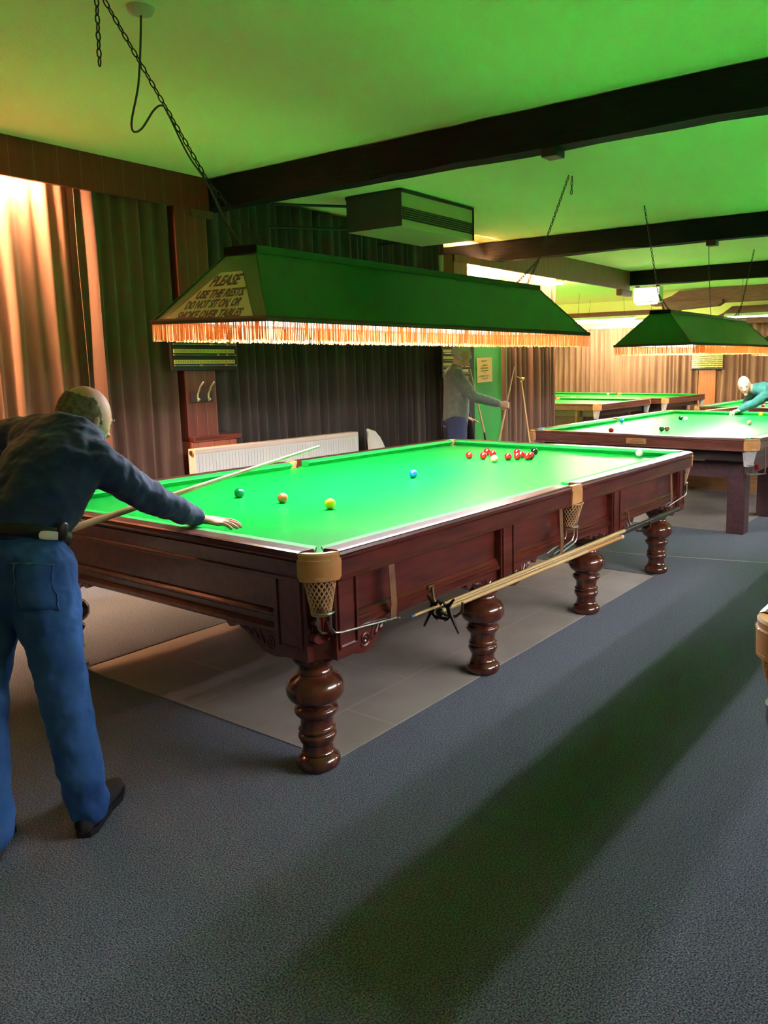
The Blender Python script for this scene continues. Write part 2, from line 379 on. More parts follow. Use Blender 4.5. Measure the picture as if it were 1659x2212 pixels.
# ------------------------------------------------------------------ curtains
def curtain(name, axis, a0, a1, c, z0, z1, m, label, amp=0.045, pitch=0.12, seed=0, gather=None, flare=0.0, group=None):
    """axis 'x' runs along x hanging at y=c, axis 'y' runs along y hanging at x=c."""
    bm = new(); n = int(abs(a1-a0)/0.0125); K = 26
    rnd = random.Random(seed); ph = rnd.random()*10
    # irregular fold phase
    phs = [0.0]
    for i in range(n): phs.append(phs[-1] + 2*PI*0.0125/pitch*(0.65+0.9*abs(noise.noise(Vector((i*0.03+ph, seed, 0)))*1.6+0.3)))
    rows = []
    for k in range(K+1):
        t = k/K; z = z1+(z0-z1)*t; row = []
        for i in range(n+1):
            s = i/n; a = a0+(a1-a0)*s
            w_ = math.sin(phs[i] + 0.5*noise.noise(Vector((s*6, t*1.6, seed+3.3)))*(0.4+t))
            w2 = math.sin(phs[i]*0.43+1.7+t*0.8)
            am = amp*(0.75+0.5*t)*(0.7+0.6*noise.noise(Vector((s*9, t*0.7, seed+9.1))))
            d = am*(math.copysign(abs(w_)**0.75, w_)) + amp*0.35*w2
            if gather:
                ga, gt, gs = gather
                a = a + (ga-a)*gs*math.exp(-((t-gt)/0.16)**2)
            a = a + flare*(s-0.5)*t + 0.012*noise.noise(Vector((s*14, t*3, seed)))
            row.append(bm.verts.new((a, c+d, z) if axis == 'x' else (c+d, a, z)))
        rows.append(row)
    for k in range(K):
        for i in range(n): bm.faces.new((rows[k][i], rows[k][i+1], rows[k+1][i+1], rows[k+1][i]))
    o = obj(name, bm, m, None, True, recalc=False)
    for p in o.data.polygons: p.use_smooth = True
    md = o.modifiers.new('thickness', 'SOLIDIFY'); md.thickness = 0.004
    tag(o, label, 'curtain', group)
    return o
curtain('velvet_curtain', 'x', -4.6, -0.62, 2.44, 0.02, 2.86, M_curtain, 'wide brown velvet curtain under the lit pelmet behind the stooping player', amp=0.05, pitch=0.125, seed=1)
curtain('velvet_curtain', 'x', -0.64, 0.09, 2.345, 0.02, 2.80, mat('brown_velvet_dim', (0.12, 0.062, 0.042), 0.85, col2=(0.16, 0.085, 0.06), scale=5, stretch=(1, 1, 0.25), sheen=0.12, spec=0.12), 'narrow brown velvet curtain coloured dimmer for shade, bunched beside the panelled pier with coat hooks', amp=0.038, pitch=0.11, seed=2)  # darker copy of the brown velvet, weaker light put into its colour
curtain('velvet_curtain', 'x', 0.47, 2.22, 2.50, 0.02, 2.93, M_curtain_unlit, 'velvet curtain coloured dark for shade, hanging behind the white radiator', amp=0.045, pitch=0.12, seed=3)
curtain('velvet_curtain', 'x', 2.20, 3.72, 2.50, 0.02, 2.93, M_curtain_unlit, 'velvet curtain coloured dark for shade, hanging behind the white bucket chair', amp=0.045, pitch=0.10, seed=4)
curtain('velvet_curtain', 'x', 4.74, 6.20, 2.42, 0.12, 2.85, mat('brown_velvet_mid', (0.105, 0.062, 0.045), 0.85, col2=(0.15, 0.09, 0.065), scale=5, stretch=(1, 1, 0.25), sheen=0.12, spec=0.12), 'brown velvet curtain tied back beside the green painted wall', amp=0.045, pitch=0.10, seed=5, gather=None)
curtain('velvet_curtain', 'y', 6.8, 3.02, 13.925, 0.02, 2.34, M_curtain, 'long brown curtain on the far wall behind the two left tables', amp=0.05, pitch=0.13, seed=6)
curtain('velvet_curtain', 'y', 2.60, -3.0, 13.925, 0.02, 2.34, M_curtain, 'brown curtain on the far wall right of the orange panelled pier', amp=0.05, pitch=0.15, seed=7)

# ------------------------------------------------------------------ light fittings behind the pelmets
def strip_light(x0, x1, y, z, label, n):
    t = thing('strip_light', label, 'light', ((x0+x1)/2, y, z), 0, 'warm strip lights behind the pelmets')
    L_ = (x1-x0)/n
    for i in range(n):
        a = x0+L_*i-(x0+x1)/2
        bm = new(); tube(bm, [(a+0.05, 0, 0), (a+L_-0.05, 0, 0)], 0.016, n=8); obj('tube', bm, E_pelmet, t, True)
    bm = new(); box(bm, -(x1-x0)/2, (x1-x0)/2, -0.025, 0.025, 0.018, 0.030); obj('batten', bm, M_white, t)
strip_light(-2.75, -0.90, 2.345, 2.80, 'warm strip light hidden behind the pelmet over the wide brown curtain', 2)
strip_light(4.66, 6.2, 2.338, 2.78, 'warm strip light hidden behind the pelmet beyond the green wall', 1)
strip_light(3.93, 4.45, 2.345, 2.703, 'short warm strip light hidden over the green wall', 1)

# ------------------------------------------------------------------ snooker tables
TL, TW = 1.8956, 1.1059; BZ = 0.85
RB = 0.02625
def arc(cx, cy, r, a0, a1, n=8):
    return [(cx+r*math.cos(math.radians(a0+(a1-a0)*i/n)), cy+r*math.sin(math.radians(a0+(a1-a0)*i/n))) for i in range(n+1)]
def bed_outline():
    X = TL-0.06; Y = TW-0.06
    P = []
    # corner pocket bites and middle pocket bites
    P += arc(-X+0.015, -Y+0.015, 0.062, 90, 0)
    P += [(-0.055, -Y)] + arc(0, -Y-0.01, 0.055, 170, 10) + [(0.055, -Y)]
    P += arc(X-0.015, -Y+0.015, 0.062, 180, 90)
    P += arc(X-0.015, Y-0.015, 0.062, 270, 180)
    P += [(0.055, Y)] + arc(0, Y+0.01, 0.055, -10, -170) + [(-0.055, Y)]
    P += arc(-X+0.015, Y-0.015, 0.062, 0, -90)
    return P
def rail_profile():
    return [(-0.082, 0.888), (-0.02, 0.890), (-0.004, 0.886), (0.0, 0.876), (-0.004, 0.868), (-0.014, 0.866), (-0.014, 0.858),
            (-0.006, 0.854), (-0.010, 0.800), (0.000, 0.796), (0.000, 0.786), (-0.012, 0.780), (-0.082, 0.782)]
def cushion_profile():
    return [(-0.080, 0.889), (-0.125, 0.887), (-0.138, 0.883), (-0.140, 0.876), (-0.115, 0.851), (-0.080, 0.850)]
LEGPROF = [(0.0001, 0.0), (0.070, 0.0), (0.078, 0.006), (0.085, 0.022), (0.083, 0.040), (0.070, 0.052), (0.062, 0.058), (0.064, 0.066), (0.058, 0.074),
           (0.058, 0.098), (0.060, 0.104), (0.066, 0.110), (0.066, 0.118), (0.072, 0.124), (0.074, 0.134), (0.070, 0.142), (0.064, 0.146), (0.070, 0.152), (0.071, 0.160), (0.065, 0.166),
           (0.062, 0.172), (0.063, 0.196), (0.068, 0.210), (0.080, 0.222), (0.084, 0.232), (0.082, 0.242), (0.066, 0.252), (0.066, 0.260),
           (0.080, 0.268), (0.100, 0.284), (0.109, 0.302), (0.111, 0.314), (0.110, 0.318), (0.111, 0.322), (0.107, 0.340), (0.092, 0.362), (0.070, 0.376), (0.066, 0.382),
           (0.068, 0.388), (0.062, 0.396), (0.060, 0.404), (0.068, 0.418), (0.078, 0.430), (0.082, 0.438), (0.082, 0.446), (0.0001, 0.446)]
def net_part(parent, c, out, netm, rt=0.062, rb=0.034, z0=0.80, z1=0.655):
    """c: (x,y) centre, out: outward unit 2D. Cord net basket with woven rings and diagonals."""
    bm = new(); nr = 11; ns = 18
    def pt(i, j):
        t = j/(nr-1); r = rt+(rb-rt)*t**0.8; z = z0+(z1-z0)*t; a = 2*PI*(i+0.5*(j % 2))/ns
        return Vector((c[0]+out[0]*0.012*(1-t)+r*math.cos(a), c[1]+out[1]*0.012*(1-t)+r*math.sin(a), z))
    for j in range(nr-1):
        for i in range(ns):
            tube(bm, [pt(i, j), pt(i, j+1)], 0.0030, n=4, cap=None)
            tube(bm, [pt(i, j), pt(i+(1 if j % 2 else -1), j+1)], 0.0030, n=4, cap=None)
    for j in (0, nr-1):
        tube(bm, [pt(i if 1 else 0, j) for i in range(ns+1)], 0.0045, n=5, cap=None)
    net = obj('net', bm, netm, parent, True)
    bm = new(); lathe(bm, [(rb*0.2, z1+0.004), (rb-0.005, z1+0.006), (rt-0.005, z0)], (c[0]+out[0]*0.01, c[1]+out[1]*0.01, 0), 18)
    obj('net_lining', bm, M_netback if netm is M_net else mat('white_net_lining', (0.5, 0.5, 0.5), 0.9), net, True)
    return net
def runner_part(parent, c, out, run, z1=0.655, ln=0.40):
    """steel ball-return wires from the net bottom, sloping away along `run`."""
    bm = new(); o = Vector((out[0], out[1], 0)); r = Vector((run[0], run[1], 0)); b = Vector((c[0], c[1], 0))
    for s in (-0.032, 0.0, 0.034):
        st = b+o*s+Vector((0, 0, z1+0.01))
        if s == 0: st -= r*0.03
        pts = [st, st+Vector((0, 0, -0.055)), st+r*0.018+Vector((0, 0, -0.078)), st+r*0.05+Vector((0, 0, -0.086)), st+r*ln+Vector((0, 0, -0.115))]
        tube(bm, pts, 0.0042, n=6)
    e = b+r*(ln)+Vector((0, 0, z1-0.105))
    tube(bm, [e-o*0.045, e+o*0.045], 0.0045, n=6)
    R_ = b+Vector((0, 0, z1+0.008)); tube(bm, [R_+Vector((0.036*math.cos(a*PI/8), 0.036*math.sin(a*PI/8), 0)) for a in range(17)], 0.005, n=6, cap=None)
    br = obj('ball_runner', bm, M_steel, parent, True, label='steel wire ball runner under the pocket')
    bm = new(); p = b+r*(ln-0.03)
    for q in (0,):
        a = p+o*0.035; pr = [(0.0, 0.790), (0.004, 0.70), (0.010, 0.62), (0.004, 0.56), (-0.05, 0.532), (-0.09, 0.545)]
        rows = []
        for d, z in pr: rows.append([bm.verts.new(a+o*d+r*s+Vector((0, 0, z))) for s in (-0.017, 0.017)]+[bm.verts.new(a+o*(d+0.003)+r*s+Vector((0, 0, z))) for s in (0.017, -0.017)])
        for i in range(len(rows)-1):
            for j in range(4): bm.faces.new((rows[i][j], rows[i][(j+1) % 4], rows[i+1][(j+1) % 4], rows[i+1][j]))
        bm.faces.new(rows[0]); bm.faces.new(rows[-1][::-1])
    obj('strap', bm, M_brleather, parent, True, label='hanging brown leather strap under the pocket')
def scroll(bm, x, y, zt, dirx, axis='x', th=0.035, s=1.0):
    """carved scroll bracket beside a leg: curved underside with raised spiral and leaf."""
    pts = [(0, 0), (0.25*s, 0), (0.25*s, -0.02), (0.235*s, -0.035), (0.215*s, -0.03), (0.205*s, -0.012), (0.17*s, -0.03), (0.13*s, -0.065), (0.085*s, -0.098), (0.04*s, -0.108), (0, -0.10)]
    k = len(pts)
    def mk(p, d): 
        return bm.verts.new((x+dirx*p[0], y+d, zt+p[1]) if axis == 'x' else (x+d, y+dirx*p[0], zt+p[1]))
    A = [mk(p, -th/2) for p in pts]; B = [mk(p, th/2) for p in pts]
    for i in range(k): bm.faces.new((A[i], A[(i+1) % k], B[(i+1) % k], B[i]))
    bm.faces.new(A[::-1]); bm.faces.new(B)
    for sgn in (-1, 1):
        sp = []
        for i in range(26):
            a = i/25*3.6*PI; rr = 0.034*(1-i/28)
            q = (0.05*s+rr*math.cos(a+2.4), -0.055+rr*math.sin(a+2.4)); d = sgn*th/2
            sp.append((x+dirx*q[0], y+d, zt+q[1]) if axis == 'x' else (x+d, y+dirx*q[0], zt+q[1]))
        tube(bm, sp, 0.0055, n=6)
        for j in range(4):
            q0 = ((0.10+0.028*j)*s, -0.02); q1 = ((0.085+0.026*j)*s, -0.060+0.012*j); d = sgn*th/2
            P_ = [q0, q1]
            P3 = [((x+dirx*q[0], y+d, zt+q[1]) if axis == 'x' else (x+d, y+dirx*q[0], zt+q[1])) for q in P_]
            tube(bm, P3, [0.004, 0.009], n=6)
def make_table(style, label, loc, rz=0, group=None):
    T = thing('snooker_table', label, 'snooker table', loc, rz, group)
    old = style == 'old'
    wood = M_wood if old else M_wood2; netm = M_net if old else M_netwhite
    railm = M_railtop if old else M_rail2
    # slate bed and cloth
    bm = new(); prism(bm, bed_outline(), 2, BZ-0.045, BZ); bmesh.ops.triangulate(bm, faces=[f for f in bm.faces if len(f.verts) > 4])
    obj('playing_surface', bm, M_baize, T)
    bm = new(); box(bm, -TL+0.16, TL-0.16, -TW+0.12, TW-0.12, 0.68, BZ-0.05); obj('slate_frame', bm, M_ebony, T)
    # rails: travel counter-clockwise so outward is to the right
    cg = 0.105; mg = 0.058
    segs = [((-TL+cg, -TW), (-mg, -TW)), ((mg, -TW), (TL-cg, -TW)), ((TL, -TW+cg), (TL, TW-cg)), ((TL-cg, TW), (mg, TW)), ((-mg, TW), (-TL+cg, TW)), ((-TL, TW-cg), (-TL, -TW+cg))]
    for a, b in segs:
        bm = new(); sweep(bm, [a, b], rail_profile()); 
        rl = obj('rail', bm, railm if not old else M_wood, T)
        # polished strip along the top of the rail
        bm = new(); sweep(bm, [a, b], [(-0.080, 0.8885), (-0.080, 0.8905), (-0.018, 0.8925), (-0.006, 0.889), (-0.012, 0.886)]); obj('rail_top', bm, M_railtop if old else M_rail2, rl)
        d = (Vector(b)-Vector(a)).normalized(); A = Vector(a); B = Vector(b)
        ca = 0.045 if abs(a[0]) > 0.5 or abs(d.y) > 0.5 else 0.02
        cb = 0.045 if abs(b[0]) > 0.5 or abs(d.y) > 0.5 else 0.02
        bm = new(); prof = cushion_profile(); rows = []
        L_ = (B-A).length; n_ = Vector((d.y, -d.x))
        for t_, sh in ((0.0, 0.0), (ca, 1.0), (ca+0.03, 1.0), (L_-cb-0.03, 1.0), (L_-cb, 1.0), (L_, 0.0)):
            row = []
            for o_, z in prof:
                oo = o_ if o_ > -0.09 else (-0.082+(o_+0.082)*sh)
                row.append(bm.verts.new((A.x+d.x*t_+n_.x*oo, A.y+d.y*t_+n_.y*oo, z)))
            rows.append(row)
        for i in range(len(rows)-1):
            for j in range(len(prof)): bm.faces.new((rows[i][j], rows[i][(j+1) % len(prof)], rows[i+1][(j+1) % len(prof)], rows[i+1][j]))
        bm.faces.new(rows[0]); bm.faces.new(rows[-1][::-1])
        obj('cushion', bm, M_cush, T, 35)
    # pockets
    for sx in (-1, 0, 1):
        for sy in (-1, 1):
            bm = new()
            if sx:
                c = (sx*(TL-cg), sy*(TW-cg)); a0 = {(-1, -1): 180, (1, -1): 270, (1, 1): 0, (-1, 1): 90}[(sx, sy)]
                path = arc(c[0], c[1], cg, a0, a0+90, 10); out = (sx*0.7071, sy*0.7071)
                path = [(p[0]-out[0]*0.006, p[1]-out[1]*0.006) for p in path]
                nc = (sx*(TL-0.088), sy*(TW-0.088))
                nc2 = nc
                prof = [(-0.036, 0.886), (-0.004, 0.8885), (0.002, 0.882), (0.000, 0.866), (0.004, 0.862), (0.001, 0.79), (-0.005, 0.785), (-0.012, 0.80), (-0.036, 0.87)]
            else:
                path = [(-mg*sy*-1*1.0, sy*TW), (mg*sy*-1*1.0, sy*TW)] if sy > 0 else [(-mg, -TW), (mg, -TW)]
                if sy > 0: path = [(mg, TW), (-mg, TW)]
                out = (0, sy); nc = (0, sy*(TW-0.045))
                prof = [(-0.036, 0.886), (-0.004, 0.8885), (0.002, 0.882), (0.000, 0.866), (0.004, 0.862), (0.002, 0.775), (-0.005, 0.770), (-0.012, 0.80), (-0.036, 0.87)]
            sweep(bm, path, prof)
            pk = obj('pocket', bm, M_leather, T, 40)
            if sx: pass
            net_part(pk, nc, out, netm, z0=0.80 if sx else 0.79)
            run = (-sx, 0) if sx else (-1, 0)
            c2 = nc if sx else nc
            if sx == -1 and True: pass
            oo = (0, sy)
            runner_part(pk, (nc[0], nc[1]+sy*0.012), oo, run, ln=0.36 if sx else 0.22)
            # stitch line
            bm = new()
            kk = 12 if sx else 6; P2 = path if sx else [(path[0][0]+(path[1][0]-path[0][0])*i/6, path[0][1]) for i in range(7)]
            for i in range(1, len(P2)-1):
                q = P2[i]; d = Vector(P2[i+1])-Vector(P2[i-1]); d.normalize(); n_ = Vector((d.y, -d.x))
                p0 = Vector((q[0]+n_.x*0.005-d.x*0.004, q[1]+n_.y*0.005-d.y*0.004, 0.863)); p1 = p0+Vector((d.x*0.009, d.y*0.009, 0.001))
                tube(bm, [p0, p1], 0.0012, n=4)
            obj('stitching', bm, M_cuelight, pk)
    if old:
        # long side panels with mouldings
        for sy in (-1, 1):
            bm = new(); y = sy*(TW-0.085)
            box(bm, -TL+0.09, TL-0.09, min(y, y-sy*0.05), max(y, y-sy*0.05), 0.555, 0.80)
            X0, X1 = -TL+0.10, TL-0.10
            pth = [(X0, y), (X1, y)] if sy < 0 else [(X1, y), (X0, y)]
            sweep(bm, pth, [(0, 0.625), (0.008, 0.622), (0.016, 0.614), (0.016, 0.608), (0.022, 0.604), (0.022, 0.594), (0.030, 0.588), (0.030, 0.576), (0.012, 0.562), (0.012, 0.553), (0, 0.553)])
            sweep(bm, pth, [(0, 0.805), (0.06, 0.805), (0.062, 0.792), (0.05, 0.784), (0.02, 0.780), (0.012, 0.768), (0, 0.766)])
            obj('side_panel', bm, M_wood, T)
            for x in (-1.715, -0.615, 0.615, 1.715):
                bm = new(); w_ = 0.062; ya, yb = sorted((y-sy*0.10, y+sy*0.036))
                box(bm, x-w_, x+w_, ya, yb, 0.475, 0.795, 0.004)
                # sunk panel shown by a raised border
                yf = y+sy*0.036
                for (u0, u1, z0, z1) in ((x-w_+0.012, x-w_+0.022, 0.52, 0.775), (x+w_-0.022, x+w_-0.012, 0.52, 0.775), (x-w_+0.012, x+w_-0.012, 0.770, 0.780), (x-w_+0.012, x+w_-0.012, 0.512, 0.524)):
                    box(bm, u0, u1, *sorted((yf-sy*0.004, yf+sy*0.007)), z0, z1, 0.002)
                obj('pilaster', bm, M_wood, T)
                for dx in (-1, 1):
                    if abs(x) > 1.2 and dx*x > 0: continue
                    bm = new(); scroll(bm, x+dx*w_, y-sy*0.005, 0.560, dx, 'x'); obj('carved_bracket', bm, M_wood, T)
        for sx in (-1, 1):
            bm = new(); x = sx*(TL-0.075)
            box(bm, *sorted((x, x-sx*0.05)), -TW+0.09, TW-0.09, 0.545, 0.80)
            pth = [(x, TW-0.09), (x, -TW+0.09)] if sx < 0 else [(x, -TW+0.09), (x, TW-0.09)]
            sweep(bm, pth, [(0, 0.640), (0.010, 0.636), (0.018, 0.628), (0.018, 0.620), (0.008, 0.612), (0, 0.610)])
            sweep(bm, pth, [(0, 0.585), (0.010, 0.583), (0.024, 0.574), (0.024, 0.560), (0.012, 0.550), (0, 0.545)])
            sweep(bm, pth, [(0, 0.805), (0.05, 0.805), (0.052, 0.792), (0.035, 0.784), (0.012, 0.778), (0, 0.760)])
            obj('end_panel', bm, M_wood, T)
            for y in (-0.90, 0.90):
                bm = new(); xa, xb = sorted((x-sx*0.11, x+sx*0.03)); box(bm, xa, xb, y-0.085, y+0.085, 0.475, 0.795, 0.004)
                yf = x+sx*0.03
                for (u0, u1, z0, z1) in ((y-0.065, y-0.055, 0.52, 0.775), (y+0.055, y+0.065, 0.52, 0.775), (y-0.065, y+0.065, 0.77, 0.78), (y-0.065, y+0.065, 0.512, 0.524)):
                    box(bm, *sorted((yf-sx*0.004, yf+sx*0.006)), u0, u1, z0, z1, 0.002)
                obj('pilaster', bm, M_wood, T)
                bm = new(); scroll(bm, x-sx*0.03, y+(-0.085 if y > 0 else 0.085), 0.552, (-1 if y > 0 else 1), 'y', s=1.3); obj('carved_bracket', bm, M_wood, T)
        for sx in (-1, 1):
            for sy in (-1, 1):
                bm = new(); prism(bm, [(sx*1.77, sy*1.035), (sx*1.828, sy*0.98), (sx*1.82, sy*0.90), (sx*1.70, sy*0.90), (sx*1.70, sy*1.03)], 2, 0.478, 0.79); obj('corner_post', bm, M_wood, T)
        lm = None
        for x in (-1.72, -0.5755, 0.5755, 1.72):
            for y in (-0.8805, 0.8805):
                if lm is None:
                    bm = new(); lathe(bm, LEGPROF, n=40); box(bm, -0.078, 0.078, -0.078, 0.078, 0.446, 0.50, 0.004)
                    lg = obj('leg', bm, M_legwood, T, 50); lm = lg.data
                else:
                    lg = bpy.data.objects.new('leg', lm); COL.objects.link(lg); lg.parent = T
                lg.location = (x, y, 0)
    else:
        # plain frame: recessed apron and square legs
        for sy in (-1, 1):
            bm = new(); box(bm, -TL+0.35, TL-0.35, *sorted((sy*(TW-0.20), sy*(TW-0.26))), 0.52, 0.78); obj('side_panel', bm, M_wood2, T)
        for sx in (-1, 1):
            bm = new(); x = sx*(TL-0.37); y = TW-0.20
            poly = [(-y+0.02, 0.50), (y-0.02, 0.50), (y, 0.52), (y, 0.64), (y-0.03, 0.72), (y-0.10, 0.78), (-y+0.10, 0.78), (-y+0.03, 0.72), (-y, 0.64), (-y, 0.52)]
            prism(bm, poly, 0, *sorted((x, x-sx*0.06))); obj('end_panel', bm, M_wood2, T)
        lm = None
        for x in (-1.46, -0.49, 0.49, 1.46):
            for y in (-0.845, 0.845):
                if lm is None:
                    bm = new(); box(bm, -0.078, 0.078, -0.078, 0.078, 0.0, 0.70, 0.008); lg = obj('leg', bm, M_wood2, T); lm = lg.data
                else:
                    lg = bpy.data.objects.new('leg', lm); COL.objects.link(lg); lg.parent = T
                lg.location = (x, y, 0)
    return T
T1 = make_table('old', 'large dark mahogany snooker table with turned legs in the foreground', (0, 0, 0))
TR = dup(T1); tag(TR, 'dark wooden snooker table just entering the photo at its right edge', 'snooker table'); TR.location = (0.07, -3.607, 0)
T2 = make_table('new', 'snooker table with square plum-coloured legs and white pocket nets, second in line', (4.87, -0.13, 0))
bm = new(); box(bm, -TL-0.003, -TL+0.008, -0.14, 0.05, 0.806, 0.856); npl = obj('name_plate', bm, M_brass, T2)
for k in range(3):
    bm = new(); box(bm, -TL-0.005, -TL-0.002, -0.12+0.01*k, 0.03-0.02*k, 0.818+0.012*k, 0.822+0.012*k); obj('engraving', bm, M_copper, npl)
T5 = dup(T2); tag(T5, 'snooker table farthest along the middle row behind the stooping man in teal', 'snooker table', None); T5.location = (9.62, -0.13, 0)
T3 = dup(T2); tag(T3, 'snooker table turned sideways in the left alcove, nearer of the two there', 'snooker table', None); T3.location = (8.87, 4.38, 0); T3.rotation_euler.z = PI/2
T4 = dup(T2); tag(T4, 'snooker table turned sideways in the left alcove, against the far curtain', 'snooker table', None); T4.location = (11.35, 4.22, 0); T4.rotation_euler.z = PI/2
for t in (T3, T4, T5):
    for ch in list(t.children):
        if ch.name.startswith('name_plate'):
            for g in list(ch.children): bpy.data.objects.remove(g)
            bpy.data.objects.remove(ch)

# ------------------------------------------------------------------ balls
ball_me = {}
def ball(col, x, y, label, z=BZ, group=None):
    if col not in ball_me:
        bm = new(); sphere(bm, (0, 0, 0), RB, u=28, v=18); o = obj(col+'_ball', bm, BALLM[col], None, True)
        for p in o.data.polygons: p.use_smooth = True
        ball_me[col] = o.data
    else:
        o = bpy.data.objects.new(col+'_ball', ball_me[col]); COL.objects.link(o)
    o.location = (x, y, z+RB); tag(o, label, 'snooker ball', group); return o
ball('yellow', -1.0475, -0.327, 'yellow ball on the baulk line of the front table')
ball('brown', -1.0475, 0.0, 'brown ball between the green and the yellow on the front table')
ball('green', -1.0475, 0.327, 'green ball left of the brown one on the front table')
ball('blue', -0.01, -0.004, 'blue ball alone at the centre of the front table')
ball('pink', 0.884, -0.011, 'pale pink ball at the front of the reds on the front table')
ball('black', 1.418, -0.023, 'black ball behind the reds near the top cushion of the front table')
ball('white', 1.683, -0.747, 'white cue ball near the top right corner of the front table')
G1 = 'red balls on the front table'
reds = [(0.978, 0.267, 'red ball standing alone left of all the other reds on the front table'),
        (1.002, 0.160, 'red ball at the left of the left cluster, just right of the lone red'),
        (1.235, 0.282, 'red ball at the back of the left cluster on the front table'),
        (1.150, 0.175, 'red ball behind the pale pink ball in the left cluster'),
        (1.038, -0.027, 'frontmost red ball, first to the right of the pale pink ball'),
        (1.315, 0.066, 'red ball at the back of the right cluster, behind its two middle reds'),
        (1.094, -0.070, 'red ball second from the left at the front of the right cluster'),
        (1.197, -0.041, 'red ball half hidden in the middle of the right cluster'),
        (1.116, -0.140, 'red ball at the front right of the right cluster, below the black'),
        (1.178, -0.134, 'red ball peeping out behind the rightmost front red, below the black')]
for x, y, l in reds: ball('red', x, y, l, group=G1)
ball('blue', 4.776, 0.766, 'blue ball near the left cushion of the second table')
ball('red', 3.46, 0.293, 'red ball half hidden behind the near rail of the second table')
ball('green', 3.848, -0.073, 'green ball touching the brown one on the second table')
ball('brown', 3.885, -0.113, 'brown ball touching the green one on the second table')
ball('black', 5.422, 0.307, 'black ball beside the white one on the second table')
ball('white', 5.293, 0.201, 'white cue ball beside the black one on the second table')
ball('pink', 5.015, -0.607, 'pink ball at the right of the second table')
ball('yellow', 6.474, -0.336, 'yellow ball by the far cushion of the second table')
ball('red', 8.5, 0.42, 'red ball on the farthest table of the middle row, left one of two')
ball('red', 8.5, 0.17, 'red ball on the farthest table of the middle row, right one of two')
ball('white', 12.0, 4.3, 'white ball at the far cushion of the table by the far curtain')
# red ball waiting in the runner of the second table
o = ball('red', 3.50, -1.10, 'red ball lying in the wire runner under the near right pocket of the second table', z=0.565)
# blue chalk on the corner of the second table
bm = new(); box(bm, -0.022, 0.022, -0.022, 0.022, 0, 0.022, 0.003)
ch = obj('chalk', bm, mat('blue_chalk', (0.05, 0.30, 0.50), 0.9)); ch.location = (3.03, 0.83, 0.8925); tag(ch, 'cube of blue chalk on the rail corner of the second table', 'chalk')
bm = new(); box(bm, -0.024, 0.024, -0.024, 0.024, 0.0, 0.016, 0.002); obj('paper_wrap', bm, mat('pale_blue_wrap', (0.35, 0.62, 0.72), 0.8), ch)

